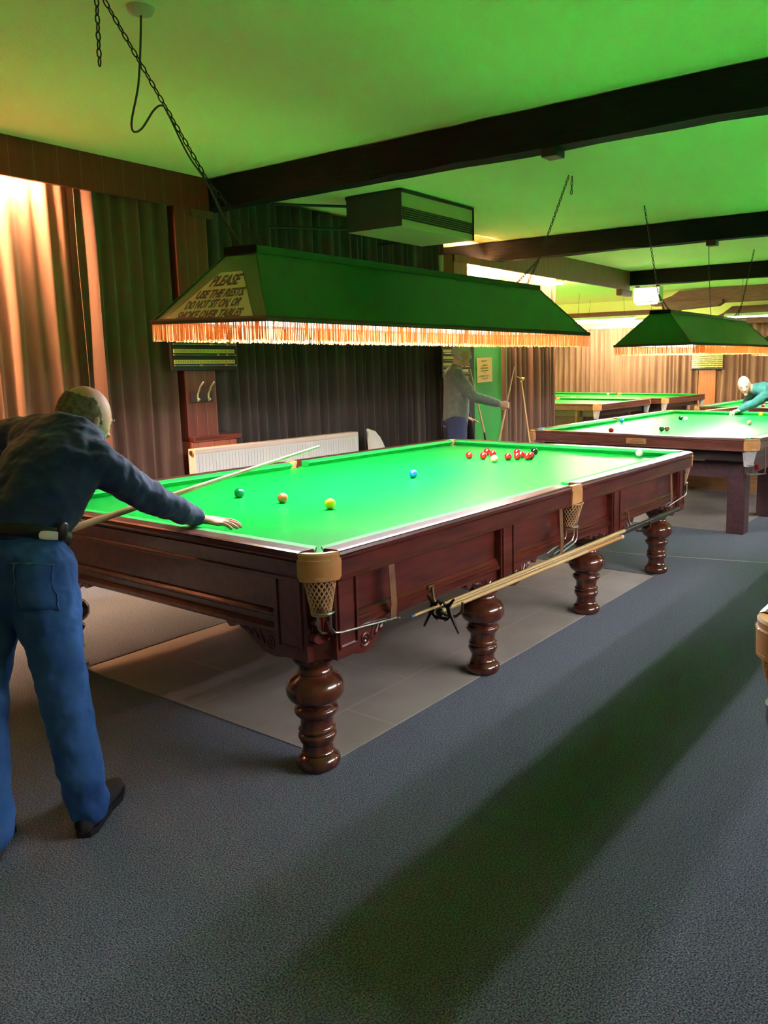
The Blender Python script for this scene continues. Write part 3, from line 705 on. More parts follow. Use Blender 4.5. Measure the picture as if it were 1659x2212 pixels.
# ------------------------------------------------------------------ lamps
SHX, SHW, STX, STW, SH = 1.503, 0.393, 1.29, 0.10, 0.311
def make_lamp(label, loc, rot=(0, 0, 0)):
    T = thing('table_lamp', label, 'lamp', loc); T.rotation_euler = rot
    bm = new()
    def ring(x, y, z): return [bm.verts.new(p) for p in ((-x, -y, z), (x, -y, z), (x, y, z), (-x, y, z))]
    A = ring(SHX, SHW, 0.0); B = ring(STX, STW, SH); C_ = ring(STX-0.012, STW-0.012, SH-0.008); D = ring(SHX-0.012, SHW-0.012, 0.0)
    for R_, S_ in ((A, B), (B, C_), (C_, D), (D, A)):
        for j in range(4): bm.faces.new((R_[j], R_[(j+1) % 4], S_[(j+1) % 4], S_[j]))
    sh = obj('shade', bm, M_shade, T)
    bm = new()
    a = [bm.verts.new(p) for p in ((-SHX+0.014, -SHW+0.014, 0.002), (SHX-0.014, -SHW+0.014, 0.002), (SHX-0.014, SHW-0.014, 0.002), (-SHX+0.014, SHW-0.014, 0.002))]
    b = [bm.verts.new(p) for p in ((-STX+0.02, -STW+0.02, SH-0.012), (STX-0.02, -STW+0.02, SH-0.012), (STX-0.02, STW-0.02, SH-0.012), (-STX+0.02, STW-0.02, SH-0.012))]
    for j in range(4): bm.faces.new((a[j], a[(j+1) % 4], b[(j+1) % 4], b[j]))
    bm.faces.new(b)
    obj('lining', bm, M_shadein, T)
    bm = new(); box(bm, -STX-0.005, STX+0.005, -STW-0.006, STW+0.006, SH-0.004, SH+0.030, 0.003); top = obj('top_board', bm, M_shade, T)
    bm = new(); box(bm, -STX-0.010, -STX-0.001, -STW-0.008, STW+0.008, SH-0.003, SH+0.032); obj('end_board', bm, M_darkgreen, top)
    bm = new(); sweep(bm, [(-SHX, -SHW), (SHX, -SHW), (SHX, SHW), (-SHX, SHW)], [(0.006, -0.010), (0.010, 0.004), (0.004, 0.014), (-0.004, 0.014), (-0.006, -0.010)], closed=True)
    obj('braid', bm, M_trimbr, T)
    # hip seams
    for sx in (-1, 1):
        for sy in (-1, 1): bm = new(); tube(bm, [(sx*SHX, sy*SHW, 0.004), (sx*STX, sy*STW, SH)], 0.004, n=5); obj('seam', bm, M_shade, T)
    # fringe: hanging cords round the rim
    bm = new(); rnd = random.Random(5)
    per = [((-SHX, -SHW), (SHX, -SHW)), ((SHX, -SHW), (SHX, SHW)), ((SHX, SHW), (-SHX, SHW)), ((-SHX, SHW), (-SHX, -SHW))]
    for a, b in per:
        A = Vector(a); B = Vector(b); L_ = (B-A).length; d = (B-A)/L_; nn = Vector((d.y, -d.x)); n = int(L_/0.0052)
        for i in range(n):
            if rnd.random() < 0.035: continue
            s = (i+0.5+rnd.uniform(-0.3, 0.3))*L_/n
            # a gap in the fringe close to the near right corner
            if a == (-SHX, -SHW) and 0.010 < s < 0.032: continue
            p = A+d*s+nn*rnd.uniform(0.0, 0.004); ln = 0.080+rnd.uniform(-0.006, 0.004); sw = rnd.uniform(-0.003, 0.003); wd = 0.0021
            v = []
            for z, k in ((-0.008, 0), (-0.008-ln, 1)):
                c = p+d*sw*k
                v.append([bm.verts.new((c.x-d.x*wd, c.y-d.y*wd, z)), bm.verts.new((c.x+d.x*wd, c.y+d.y*wd, z)), bm.verts.new((c.x+nn.x*wd*1.3, c.y+nn.y*wd*1.3, z))])
            for j in range(3): bm.faces.new((v[0][j], v[0][(j+1) % 3], v[1][(j+1) % 3], v[1][j]))
    fr = obj('fringe', bm, M_fringe, T); fr['kind'] = 'stuff'
    for sy in (-1, 1):
        for sx in (-1, 1):
            bm = new(); tube(bm, [(sx*0.06, sy*0.15, 0.055), (sx*1.30, sy*0.15, 0.055)], 0.019, n=10, cap=True); obj('fluorescent_tube', bm, E_tube, T, True)
    return T
LABL = 'long green fringed lampshade with a PLEASE USE THE RESTS sign over the front table'
LROT = (0.019, -0.003, 0.0)
L1 = make_lamp(LABL, (0.062, 0.002, 1.736), LROT)
L2 = dup(L1); tag(L2, 'green fringed lampshade without a sign over the second table', 'lamp'); L2.location = (5.238, 0.006, 1.701); L2.rotation_euler = (-0.011, -0.004, 0)
L5 = dup(L1); tag(L5, 'green fringed lampshade over the farthest table of the middle row', 'lamp'); L5.location = (9.75, -0.10, 1.70); L5.rotation_euler = (0, 0, 0)
LR = dup(L1); tag(LR, 'green fringed lampshade over the table at the right edge of the photo', 'lamp'); LR.location = (0.12, -3.607, 1.72); LR.rotation_euler = (0, 0, 0)
TR2 = dup(T2); tag(TR2, 'unseen snooker table added with its lamp beside the second table', 'snooker table'); TR2.location = (4.87, -3.85, 0)  # unseen table and lamp added to brighten the floor by the second table
LR2 = dup(L2); tag(LR2, 'unseen green fringed lampshade added beside the second lamp to light the floor', 'lamp'); LR2.location = (5.0, -3.85, 1.70)
# sign on the near end of lamp 1 (built in the plane of the shade end)
A = Vector((-SHX, SHW, 0)); B = Vector((-SHX, -SHW, 0)); Cc = Vector((-STX, 0, SH)); e1 = Vector((0, -1, 0)); mid = Vector((-SHX, 0, 0))
e2 = (Cc-mid).normalized(); e3 = e1.cross(e2).normalized()
if e3.x > 0: e3 = -e3
SM = Matrix((e1, e2, e1.cross(e2))).transposed().to_4x4(); SM.translation = mid
sgn = 1 if e1.cross(e2).x < 0 else -1
def splane(u, v, d): 
    q = mid+e1*u+e2*v+e3*d; return q
bm = new(); oc = [(-0.298, 0.014), (0.305, 0.014), (0.088, 0.258), (0.078, 0.268), (-0.072, 0.268), (-0.082, 0.260)]
V0 = [bm.verts.new(splane(u, v, 0.0015)) for u, v in oc]; V1 = [bm.verts.new(splane(u, v, 0.0030)) for u, v in oc]
bm.faces.new(V0); bm.faces.new(V1[::-1])
for i in range(6): bm.faces.new((V0[i], V0[(i+1) % 6], V1[(i+1) % 6], V1[i]))
sg = obj('sign', bm, M_sign, L1, label='cream notice asking players to use the rests')
for s, u, v, size, wd in (('PLEASE', 0.000, 0.192, 0.062, 0.205), ('USE THE RESTS.', 0.008, 0.126, 0.047, 0.325), ('DO NOT SIT ON, OR', -0.012, 0.070, 0.046, 0.375), ('SMOKE OVER TABLES', 0.000, 0.012, 0.046, 0.45)):
    off = Matrix.Translation((0, 0, 0))
    o = text('lettering', s, size*1.35, M_ink, sg, Matrix.Identity(4), shear=0.32, align='CENTER', depth=0.0004, bold=0.0024)
    xs = [p.co.x for p in o.data.vertices]; wdt = max(xs)-min(xs)
    cx = (max(xs)+min(xs))/2
    o.data.transform(Matrix.Translation((-cx, 0, 0))); o.data.transform(Matrix.Diagonal((wd/wdt, 0.98, 1, 1)))
    o.data.transform(Matrix.Rotation(0.02, 4, 'Z'))
    T_ = Matrix((e1, e2, e3)).transposed().to_4x4(); T_.translation = splane(u, v, 0.0036)
    o.data.transform(T_)

# chains, links modelled one after another along a path
def chain_mesh(bm, paths, pitch=0.031, r=0.0029, lw=0.0085):
    for path in paths:
        P = [Vector(p) for p in path]; i = 0
        for a, b in zip(P[:-1], P[1:]):
            L_ = (b-a).length; n = max(1, round(L_/pitch)); t = (b-a)/L_; s, u = frame(t)
            for k in range(n):
                c = a+t*(L_*(k+0.5)/n); x = s if i % 2 else u; i += 1
                hl = L_/n*0.62; pts = []
                for q in range(8):
                    an = 2*PI*q/8; pts.append(c+t*math.cos(an)*hl*0.92+x*math.sin(an)*lw)
                tube(bm, pts+[pts[0]], r, n=5, cap=None)
def lw(T, p):  # world -> local of an unscaled empty
    m = Matrix.Translation(T.location) @ T.rotation_euler.to_matrix().to_4x4(); return m.inverted() @ Vector(p)
def chains(T, near, far):
    for nm, paths in (('chain', near), ('chain', far)):
        bm = new(); chain_mesh(bm, [[lw(T, p) for p in path] for path in paths]); obj(nm, bm, M_chain, T, True, label='iron hanging chain')
topz = 1.736+SH+0.03
chains(L1, [[(-1.775, 0.07, 2.955), (-1.353, 0.05, 2.352), (-1.225, 0.03, topz+0.004)], [(-1.353, 0.05, 2.352), (-1.13, -0.03, topz+0.004)], [(-1.80, 0.08, 2.955), (-1.815, 0.07, 2.70)]],
       [[(1.985, 0.0, 2.955), (1.53, 0.0, 2.29), (1.20, 0.0, topz+0.006)], [(1.53, 0.0, 2.29), (1.31, -0.02, topz+0.006)], [(2.02, -0.01, 2.955), (2.01, -0.01, 2.82)]])
z2 = 1.701+SH+0.03
chains(L2, [[(3.47, 0.0, 2.955), (3.87, 0.0, 2.18), (4.02, 0.0, z2)], [(3.87, 0.0, 2.18), (4.17, 0.0, z2)]],
       [[(7.10, 0.0, 2.955), (6.62, 0.0, 2.20), (6.45, 0.0, z2)], [(6.62, 0.0, 2.20), (6.30, 0.0, z2)]])
chains(LR, [[(-1.6, -3.607, 2.955), (-1.0, -3.607, 1.72+SH+0.03)]], [[(1.9, -3.607, 2.955), (1.3, -3.607, 1.72+SH+0.03)]])
chains(LR2, [[(3.3, -3.85, 2.955), (3.9, -3.85, 1.70+SH+0.03)]], [[(6.8, -3.85, 2.955), (6.1, -3.85, 1.70+SH+0.03)]])
chains(L5, [[(8.0, -0.1, 2.955), (8.6, -0.1, 1.70+SH+0.03)]], [[(11.4, -0.1, 2.955), (10.9, -0.1, 1.70+SH+0.03)]])
# power cables with ceiling roses
def rose(label, loc, pts):
    T = thing('ceiling_rose', label, 'ceiling rose', loc)
    bm = new(); lathe(bm, [(0.0001, -0.03), (0.026, -0.03), (0.045, -0.022), (0.052, -0.010), (0.055, 0.0), (0.0001, 0.0)], n=24); obj('rose_cover', bm, mat('old_cream_plastic', (0.62, 0.50, 0.34), 0.5), T, 40)
    P = [Vector(p)-Vector(loc) for p in pts]; Q = []
    for i in range(len(P)-1):     # Catmull-Rom
        p0 = P[max(0, i-1)]; p1 = P[i]; p2 = P[i+1]; p3 = P[min(len(P)-1, i+2)]
        for k in range(8):
            t = k/8; Q.append(0.5*((2*p1)+(p2-p0)*t+(2*p0-5*p1+4*p2-p3)*t*t+(3*p1-p0-3*p2+p3)*t**3))
    Q.append(P[-1]); bm = new(); tube(bm, Q, 0.0042, n=6); obj('cable', bm, mat('green_grey_flex', (0.05, 0.06, 0.03), 0.6), T, True)
rose('cream ceiling rose with a looping flex down to the front lamp', (-1.643, 0.03, 2.96),
     [(-1.643, 0.03, 2.93), (-1.650, 0.04, 2.80), (-1.665, 0.05, 2.66), (-1.705, 0.05, 2.52), (-1.700, 0.05, 2.478), (-1.66, 0.05, 2.50), (-1.60, 0.05, 2.583), (-1.56, 0.05, 2.612), (-1.530, 0.055, 2.590), (-1.45, 0.045, 2.44), (-1.362, 0.04, 2.335), (-1.29, 0.03, 2.20), (-1.20, 0.02, topz)])
rose('ceiling rose with a straight flex down to the second lamp', (5.30, 0.0, 2.96), [(5.30, 0, 2.93), (5.34, 0.0, 2.6), (5.42, 0, 2.2), (5.47, 0.0, z2)])

# far fluorescent battens and the light box
def batten(label, loc, L_, rz):
    T = thing('batten_light', label, 'light', loc, rz, 'fluorescent battens of the far room')
    bm = new(); prism(bm, [(-0.09, 0.03), (-0.085, 0.05), (-0.03, 0.085), (0.03, 0.085), (0.085, 0.05), (0.09, 0.03), (0.03, 0.06), (-0.03, 0.06)], 0, -L_/2, L_/2)
    obj('reflector', bm, mat('pale_green_enamel', (0.45, 0.55, 0.32), 0.5), T)
    bm = new(); tube(bm, [(-L_/2+0.03, 0, 0.03), (L_/2-0.03, 0, 0.03)], 0.02, n=8); obj('tube', bm, E_batten, T, True)
    bm = new()
    for s in (-1, 1): tube(bm, [(s*L_*0.35, 0, 0.08), (s*L_*0.33, 0, H-loc[2])], 0.003, n=4)
    obj('suspension_wire', bm, M_chain, T)
batten('fluorescent batten hanging over the far alcove table, left of the second lamp', (11.6, 4.3, 2.38), 1.5, PI/2)
batten('fluorescent batten farther back above the alcove curtain', (13.2, 4.6, 2.42), 2.2, PI/2)
batten('fluorescent batten at the right edge, above the far end of the second lamp', (10.5, 0.55, 2.27), 1.7, PI/2)
batten('fluorescent batten over the nearer alcove table', (8.9, 4.6, 2.40), 1.5, PI/2)
E_fill = emis('added_warm_fill_tube', (1.0, 0.66, 0.40), 24.0)
def fill_light(label, loc, L_, rz):  # invented warm fill, placed out of view to warm the ceiling
    T = thing('fill_uplight', label, 'light', loc, rz, 'added warm fill lights')
    bm = new(); prism(bm, [(-0.12, 0.0), (0.0, 0.0), (0.0, 0.16), (-0.01, 0.16), (-0.01, 0.015), (-0.11, 0.015), (-0.11, 0.16), (-0.12, 0.16)], 0, -L_/2, L_/2); obj('trough', bm, M_white, T)
    bm = new(); tube(bm, [(-L_/2+0.05, -0.06, 0.05), (L_/2-0.05, -0.06, 0.05)], 0.022, n=8); obj('tube', bm, E_fill, T, True)
fill_light('added warm fill light on the right wall, out of view', (-1.0, -7.99, 2.05), 4.5, PI)
def bare(label, loc):  # tubes added out of sight to brighten the far ceiling
    T = thing('batten_light', label, 'light', loc, PI/2, 'added ceiling battens hidden by the third beam')
    bm = new(); box(bm, -0.75, 0.75, -0.03, 0.03, 0.04, 0.08); obj('spine', bm, M_white, T)
    bm = new(); tube(bm, [(-0.72, 0, 0.015), (0.72, 0, 0.015)], 0.018, n=8); obj('tube', bm, E_batten, T, True)
bare('added fill batten hidden behind the third beam over the alcove', (8.75, 4.4, 2.875))
bare('added fill batten hidden behind the third beam over the middle row', (8.75, -1.8, 2.875))
T = thing('light_box', 'glowing rectangular light box hung under the third ceiling beam', 'light', (9.0, 2.25, 2.63))
bm = new(); box(bm, 0.0, 0.14, -0.24, 0.24, -0.12, 0.13, 0.005); obj('casing', bm, mat('cream_green_casing', (0.60, 0.62, 0.30), 0.5), T)
bm = new(); box(bm, -0.006, 0.0, -0.22, 0.22, -0.105, 0.115); obj('lit_panel', bm, E_box, T)
bm = new(); tube(bm, [(0.03, -0.17, -0.135), (0.03, 0.17, -0.135)], 0.014, n=8); obj('tube', bm, E_batten, T, True)
bm = new(); box(bm, 0.02, 0.10, -0.2, -0.16, 0.125, 0.335); box(bm, 0.02, 0.10, 0.16, 0.20, 0.125, 0.335); obj('bracket', bm, M_brownbeam, T)

# ------------------------------------------------------------------ warm air heater under the ceiling
T = thing('ceiling_heater', 'grey and beige box heater with a louvred front hung near the ceiling', 'heater', (1.535, 1.30, 2.66))
bm = new(); box(bm, 0.0, 1.035, 0.0, 0.60, 0.0, 0.27, 0.004); obj('casing', bm, M_beige, T)
bm = new(); box(bm, -0.006, -0.0005, -0.006, 0.60, 0.0, 0.285); obj('side_cover', bm, M_grey, T)
bm = new(); box(bm, -0.008, 1.045, -0.008, 0.61, 0.268, 0.290); obj('lid', bm, M_grey, T)
bm = new(); box(bm, 0.01, 1.025, -0.003, 0.0, 0.055, 0.155); gr = obj('grille_opening', bm, M_black, T)
for k in range(5):
    bm = new(); box(bm, 0.01, 1.025, -0.012, -0.002, 0.068+0.018*k, 0.072+0.018*k); obj('louvre', bm, mat('olive_louvre', (0.16, 0.16, 0.07), 0.5), gr)
bm = new(); box(bm, 1.030, 1.040, -0.012, 0.0, 0.0, 0.27); obj('corner_strip', bm, M_black, T)
for pts_ in ([(0.03, 0.58, 0.03), (-0.50, 1.02, 0.03)], [(0.03, 0.58, 0.22), (-0.45, 1.02, 0.22)], [(0.95, 0.58, 0.05), (0.95, 1.05, 0.05)]):
    bm = new(); tube(bm, pts_, 0.012, n=6); obj('wall_bracket', bm, M_blacksteel, T)

# ------------------------------------------------------------------ radiator
T = thing('radiator', 'long white panel radiator standing against the curtain behind the front table', 'radiator', (0.02, 2.13, 0))
bm = new(); box(bm, 0.015, 1.795, 0.0, 0.012, 0.32, 0.885)
for k in range(56): box(bm, 0.03+k*0.0315, 0.042+k*0.0315, -0.003, 0.002, 0.34, 0.865)
obj('front_panel', bm, M_white, T)
bm = new(); box(bm, 0.0, 1.81, -0.004, 0.085, 0.875, 0.915, 0.006); obj('top_grille', bm, mat('cream_enamel', (0.66, 0.52, 0.42), 0.4), T)
for x in (0.0, 1.795):
    bm = new(); box(bm, x, x+0.015, -0.002, 0.082, 0.32, 0.88); obj('end_cover', bm, M_white, T)
bm = new(); tube(bm, [(-0.012, 0.035, 0.885), (0.012, 0.035, 0.885)], 0.02, n=12, cap=True); obj('plug', bm, M_brass, T, True)
bm = new(); tube(bm, [(-0.01, 0.05, 0.36), (-0.03, 0.05, 0.30), (-0.03, 0.05, 0.0)], 0.009, n=8); obj('pipe', bm, M_copper, T, True)
for x in (0.2, 1.6):
    bm = new(); box(bm, x, x+0.04, 0.08, 0.12, 0.0, 0.84); obj('support', bm, M_white, T)

# ------------------------------------------------------------------ scoreboards
def scoreboard(label, M4, scale=1.0, rows=4, wd=0.60, hg=0.38, digits=True):
    T = thing('scoreboard', label, 'scoreboard', (0, 0, 0)); T.matrix_world = M4
    bm = new(); box(bm, 0, wd, 0.0, 0.022, 0, hg, 0.003); obj('board', bm, M_black, T)
    nmb = ' '.join(str(i) for i in range(1, 21))
    for k in range(rows):
        z = hg*(0.13+0.80*k/rows)
        bm = new(); box(bm, 0.02, wd-0.02, -0.004, 0.0, z, z+0.030); st = obj('number_strip', bm, M_ivory, T)
        if digits:
            o = text('numbers', nmb, 0.020, M_ink, st, Matrix.Translation((0, 0, 0)), depth=0.0003)
            xs = [v.co.x for v in o.data.vertices]; o.data.transform(Matrix.Diagonal(((wd-0.06)/max(xs), 1, 1, 1)))
            o.data.transform(Matrix.Translation((0.03, -0.0045, z+0.008)) @ Matrix.Rotation(PI/2, 4, 'X'))
        bm = new(); tube(bm, [(0.015, -0.016, z-0.014), (wd-0.015, -0.016, z-0.014)], 0.0035, n=6); rl = obj('rail', bm, M_steel, T, True)
        bm = new()
        for x in (0.02, wd-0.02): box(bm, x-0.004, x+0.004, -0.018, 0.0, z-0.019, z-0.009)
        for x in (wd*(0.5+0.09*((k*7) % 4-1)), wd*(0.82+0.02*(k % 3-1))):
            box(bm, x-0.010, x+0.010, -0.024, -0.012, z-0.020, z-0.006, 0.002); box(bm, x-0.002, x+0.002, -0.022, -0.016, z-0.02, z+0.006)
        obj('pointer', bm, M_brass, rl)
    return T
scoreboard('black scoreboard with yellow number strips above the coat hooks on the panelled pier', Matrix.Translation((-0.055, 2.235, 1.505)), rows=4, wd=0.60, hg=0.40)
scoreboard('scoreboard half hidden behind the standing man by the dark curtain', Matrix.Translation((3.32, 2.24, 1.40)), rows=4, wd=0.52, hg=0.36, digits=False)
scoreboard('yellow-lit scoreboard at the top of the orange panelled pier on the far wall', Matrix.Translation((13.82, 3.15, 1.37)) @ Matrix.Rotation(-PI/2, 4, 'Z'), rows=7, wd=0.72, hg=0.36, digits=False)

# coat hooks on a dark board
T = thing('coat_hook_rack', 'dark board with two steel coat hooks on the panelled pier', 'coat hooks', (0.115, YW-0.015, 1.26))
bm = new(); box(bm, 0, 0.20, -0.018, 0, 0, 0.085, 0.003); obj('backboard', bm, mat('dark_stained_board', (0.04, 0.013, 0.008), 0.5), T)
for x in (0.055, 0.155):
    bm = new(); tube(bm, [(x-0.004, -0.035, 0.028), (x, -0.022, 0.012), (x, -0.02, 0.02), (x, -0.022, 0.06), (x+0.004, -0.05, 0.12), (x+0.01, -0.085, 0.155)], [0.008, 0.007, 0.007, 0.007, 0.006, 0.007], n=8)
    sphere(bm, (x-0.006, -0.045, 0.024), 0.009, u=10, v=8); obj('hook', bm, mat('satin_steel', (0.62, 0.62, 0.50), 0.4, metal=0.7), T, True)

# ------------------------------------------------------------------ bucket chair
T = thing('bucket_chair', 'white plastic bucket chair against the dark curtain beyond the front table', 'chair', (2.17, 1.98, 0))
bm = new(); rows = []
for i in range(13):
    t = i/12
    row = []
    for j in range(15):
        u = j/14*2-1
        if t < 0.45:   # seat
            q = t/0.45; x = u*(0.20+0.02*q); y = -0.22+0.40*q; z = 0.44+0.05*u*u-0.02*math.sin(q*PI)+0.02*q*q
        else:
            q = (t-0.45)/0.55; wdt = 0.22*(math.sqrt(max(0.0, 1-max(0, q-0.35)**2/0.50)))
            x = u*wdt; y = 0.18+0.10*q-0.06*u*u; z = 0.46+0.46*q+0.04*u*u*(1-q)-0.03*u*u*q
        row.append(bm.verts.new((x, y, z)))
    rows.append(row)
for i in range(12):
    for j in range(14): bm.faces.new((rows[i][j], rows[i][j+1], rows[i+1][j+1], rows[i+1][j]))
o = obj('shell', bm, M_plastic, T, True); md = o.modifiers.new('t', 'SOLIDIFY'); md.thickness = 0.008
for sx in (-1, 1):
    for y0, y1 in ((-0.14, -0.22), (0.12, 0.22)):
        bm = new(); tube(bm, [(sx*0.14, y0, 0.43), (sx*0.21, y1, 0.01)], 0.010, n=8); obj('leg', bm, M_steel, T, True)
T.rotation_euler.z = 0.35

# ------------------------------------------------------------------ notice, cues and rests
T = thing('notice', 'yellowed paper notice pinned to the green wall', 'notice', (4.42, 2.412, 1.46))
bm = new(); box(bm, -0.165, 0.165, 0.0, 0.0015, -0.145, 0.15); obj('sheet', bm, M_paper, T)
bm = new()
for k, (a, b) in enumerate(((-0.07, 0.05), (-0.05, 0.06), (-0.09, 0.08), (-0.08, 0.08), (-0.03, 0.03), (-0.10, 0.10), (-0.08, 0.06))):
    z = 0.115-0.032*k-(0.02 if k else 0); box(bm, a, b, -0.001, 0.0, z, z+0.006)
obj('print_lines', bm, mat('grey_print', (0.30, 0.24, 0.12), 0.8), T)
T.rotation_euler.y = -0.03
def stick(name, label, cat, pts, rad, cols, group=None):
    """tapered stick whose segments have their own material; first segment is the main body."""
    root = None
    for i, m in enumerate(cols):
        bm = new(); tube(bm, [pts[i], pts[i+1]], [rad[i], rad[i+1]], n=10, cap=True)
        nm = name if i == 0 else ('butt' if i == len(cols)-1 else 'splice')
        o = obj(nm, bm, m[1] if isinstance(m, tuple) else m, root, True)
        if isinstance(m, tuple): o.name = m[0]
        if i == 0: root = o
    return tag(root, label, cat, group)
def lerp(a, b, t): return tuple(a[i]+(b[i]-a[i])*t for i in range(3))
# sticks hung along the near side of table 1
a, b = (-1.455, -1.145, 0.570), (1.42, -1.145, 0.543)
stick('long_cue', 'long pale cue with dark butt, uppermost of three sticks hung beside the front table', 'cue', [lerp(a, b, 0.005), lerp(a, b, 0.69), b], [0.0055, 0.012, 0.015], [M_ash, M_ebony])
bm = new(); tube(bm, [a, lerp(a, b, 0.005)], 0.0055, n=8); tp = obj('tip', bm, mat('blue_tip', (0.1, 0.25, 0.4), 0.8), bpy.data.objects['long_cue'])
a, b = (-1.30, -1.165, 0.552), (0.46, -1.165, 0.531)
R_ = stick('spider_rest', 'spider rest with a dark iron head hung along the side of the front table', 'rest', [a, lerp(a, b, 0.74), lerp(a, b, 0.985), b], [0.0085, 0.011, 0.012, 0.013], [M_ash, ('splice', mat('orange_cue_wood', (0.55, 0.25, 0.08), 0.35)), ('end_cap', M_plastic)])
# iron spider head: arched plate with four feet and notches
bm = new(); hx, hy, hz = -1.31, -1.165, 0.552
sp = [(-0.085, 0.075), (-0.055, 0.050), (-0.030, 0.045), (-0.018, 0.060), (0.0, 0.050), (0.018, 0.062), (0.030, 0.046), (0.055, 0.050), (0.085, 0.072)]
tube(bm, [(hx, hy-0.01+p[0]*0.75, hz+p[1]*1.1-0.02) for p in sp], [0.005, 0.008, 0.007, 0.004, 0.008, 0.004, 0.007, 0.008, 0.005], n=8)
for s in (-1, 1):
    tube(bm, [(hx, hy-0.01+s*0.040, hz+0.032), (hx, hy-0.01+s*0.055, hz-0.015), (hx, hy-0.01+s*0.085, hz-0.070)], [0.008, 0.007, 0.004], n=8)
    tube(bm, [(hx, hy-0.01+s*0.020, hz-0.030), (hx, hy-0.01+s*0.045, hz-0.010), (hx, hy-0.01+s*0.03, hz+0.03)], [0.004, 0.007, 0.006], n=8)
tube(bm, [(hx, hy-0.01-0.03, hz-0.022), (hx, hy-0.01+0.03, hz-0.022)], [0.007, 0.007], n=8)
sphere(bm, (hx, hy-0.005, hz), 0.017, u=12, v=8); obj('spider_head', bm, M_blacksteel, R_, True)
a, b = (-1.17, -1.125, 0.545), (1.20, -1.125, 0.527)
stick('long_rest', 'long wooden rest lying between the other two sticks along the front table', 'rest', [a, lerp(a, b, 0.70), b], [0.009, 0.012, 0.015], [M_ash, M_ebony])
# J hooks holding them
for x, zt in ((-1.20, 0.605), (0.80, 0.600)):
    bm = new(); y = -1.035
    box(bm, x-0.02, x+0.02, y-0.012, y+0.012, zt-0.012, zt+0.014, 0.002)
    tube(bm, [(x, y-0.015, zt), (x, y-0.02, zt-0.04), (x+0.005, y-0.035, 0.520), (x+0.01, y-0.075, 0.497), (x+0.012, y-0.125, 0.500), (x+0.014, y-0.155, 0.525), (x+0.014, y-0.158, 0.560)], 0.0065, n=8)
    obj('cue_hook', bm, M_copper, T1, True, label='bent metal hook holding the long sticks')
# stick on the near end of table 2 with black ball knob bracket
bm = new(); tube(bm, [(3.235, 0.62, 0.675), (3.235, -0.72, 0.668)], [0.011, 0.014], n=10, cap=True)
o = obj('rest_stick', bm, M_ash, None, True); tag(o, 'yellow wooden rest hung across the near end of the second table', 'rest')
bm = new(); sphere(bm, (-1.60, -0.68, 0.69), 0.026, u=16, v=10); tube(bm, [(-1.60, -0.68, 0.69), (-1.53, -0.68, 0.69)], 0.01, n=8); box(bm, -1.65, -1.52, 0.55, 0.57, 0.64, 0.66)
obj('rest_knob', bm, M_black, T2, True, label='black ball knob holding the rest')
# low pine boxing standing under table 2
T = thing('pine_boxing', 'low varnished pine boxing standing on the floor under the second table', 'box', (5.85, -0.15, 0))
bm = new(); box(bm, -0.07, 0.07, -0.68, 0.68, 0.0, 0.155, 0.003); obj('lower_board', bm, M_pine, T)
bm = new(); box(bm, -0.065, 0.065, -0.68, 0.68, 0.160, 0.42, 0.003); obj('upper_board', bm, M_pine, T)
# cues leaning by the green wall
stick('leaning_cue', 'pale cue leaning in the corner behind the standing man', 'cue', [(3.80, 2.20, 1.48), (3.93, 2.10, 0.75), (3.99, 2.02, 0.01)], [0.006, 0.011, 0.015], [M_ash, M_ebony])
bm = new(); tube(bm, [(3.66, 2.23, 1.30), (3.74, 2.19, 0.9), (3.82, 2.12, 0.03)], [(0.02, 0.015), (0.05, 0.03), (0.06, 0.04)], n=12)
o = obj('cue_case', bm, M_black, None, True); tag(o, 'slim black cue case leaning in the corner behind the standing man', 'case')
R_ = stick('cross_rest', 'thin rest with a brass cross head leaning on the tied curtain', 'rest', [(4.93, 2.20, 1.335), (4.98, 2.12, 0.62), (5.01, 2.03, 0.01)], [0.007, 0.010, 0.012], [M_ash, M_ash])
bm = new()
for s in (-1, 1): tube(bm, [(4.93-s*0.035, 2.19, 1.335-0.025*s), (4.93+s*0.05, 2.185, 1.335+0.02)], 0.006, n=6)
tube(bm, [(4.93, 2.19, 1.34), (4.78, 2.17, 1.375)], [0.006, 0.004], n=6); sphere(bm, (4.93, 2.185, 1.34), 0.022, u=10, v=8)
obj('cross_head', bm, M_brass, R_, True)

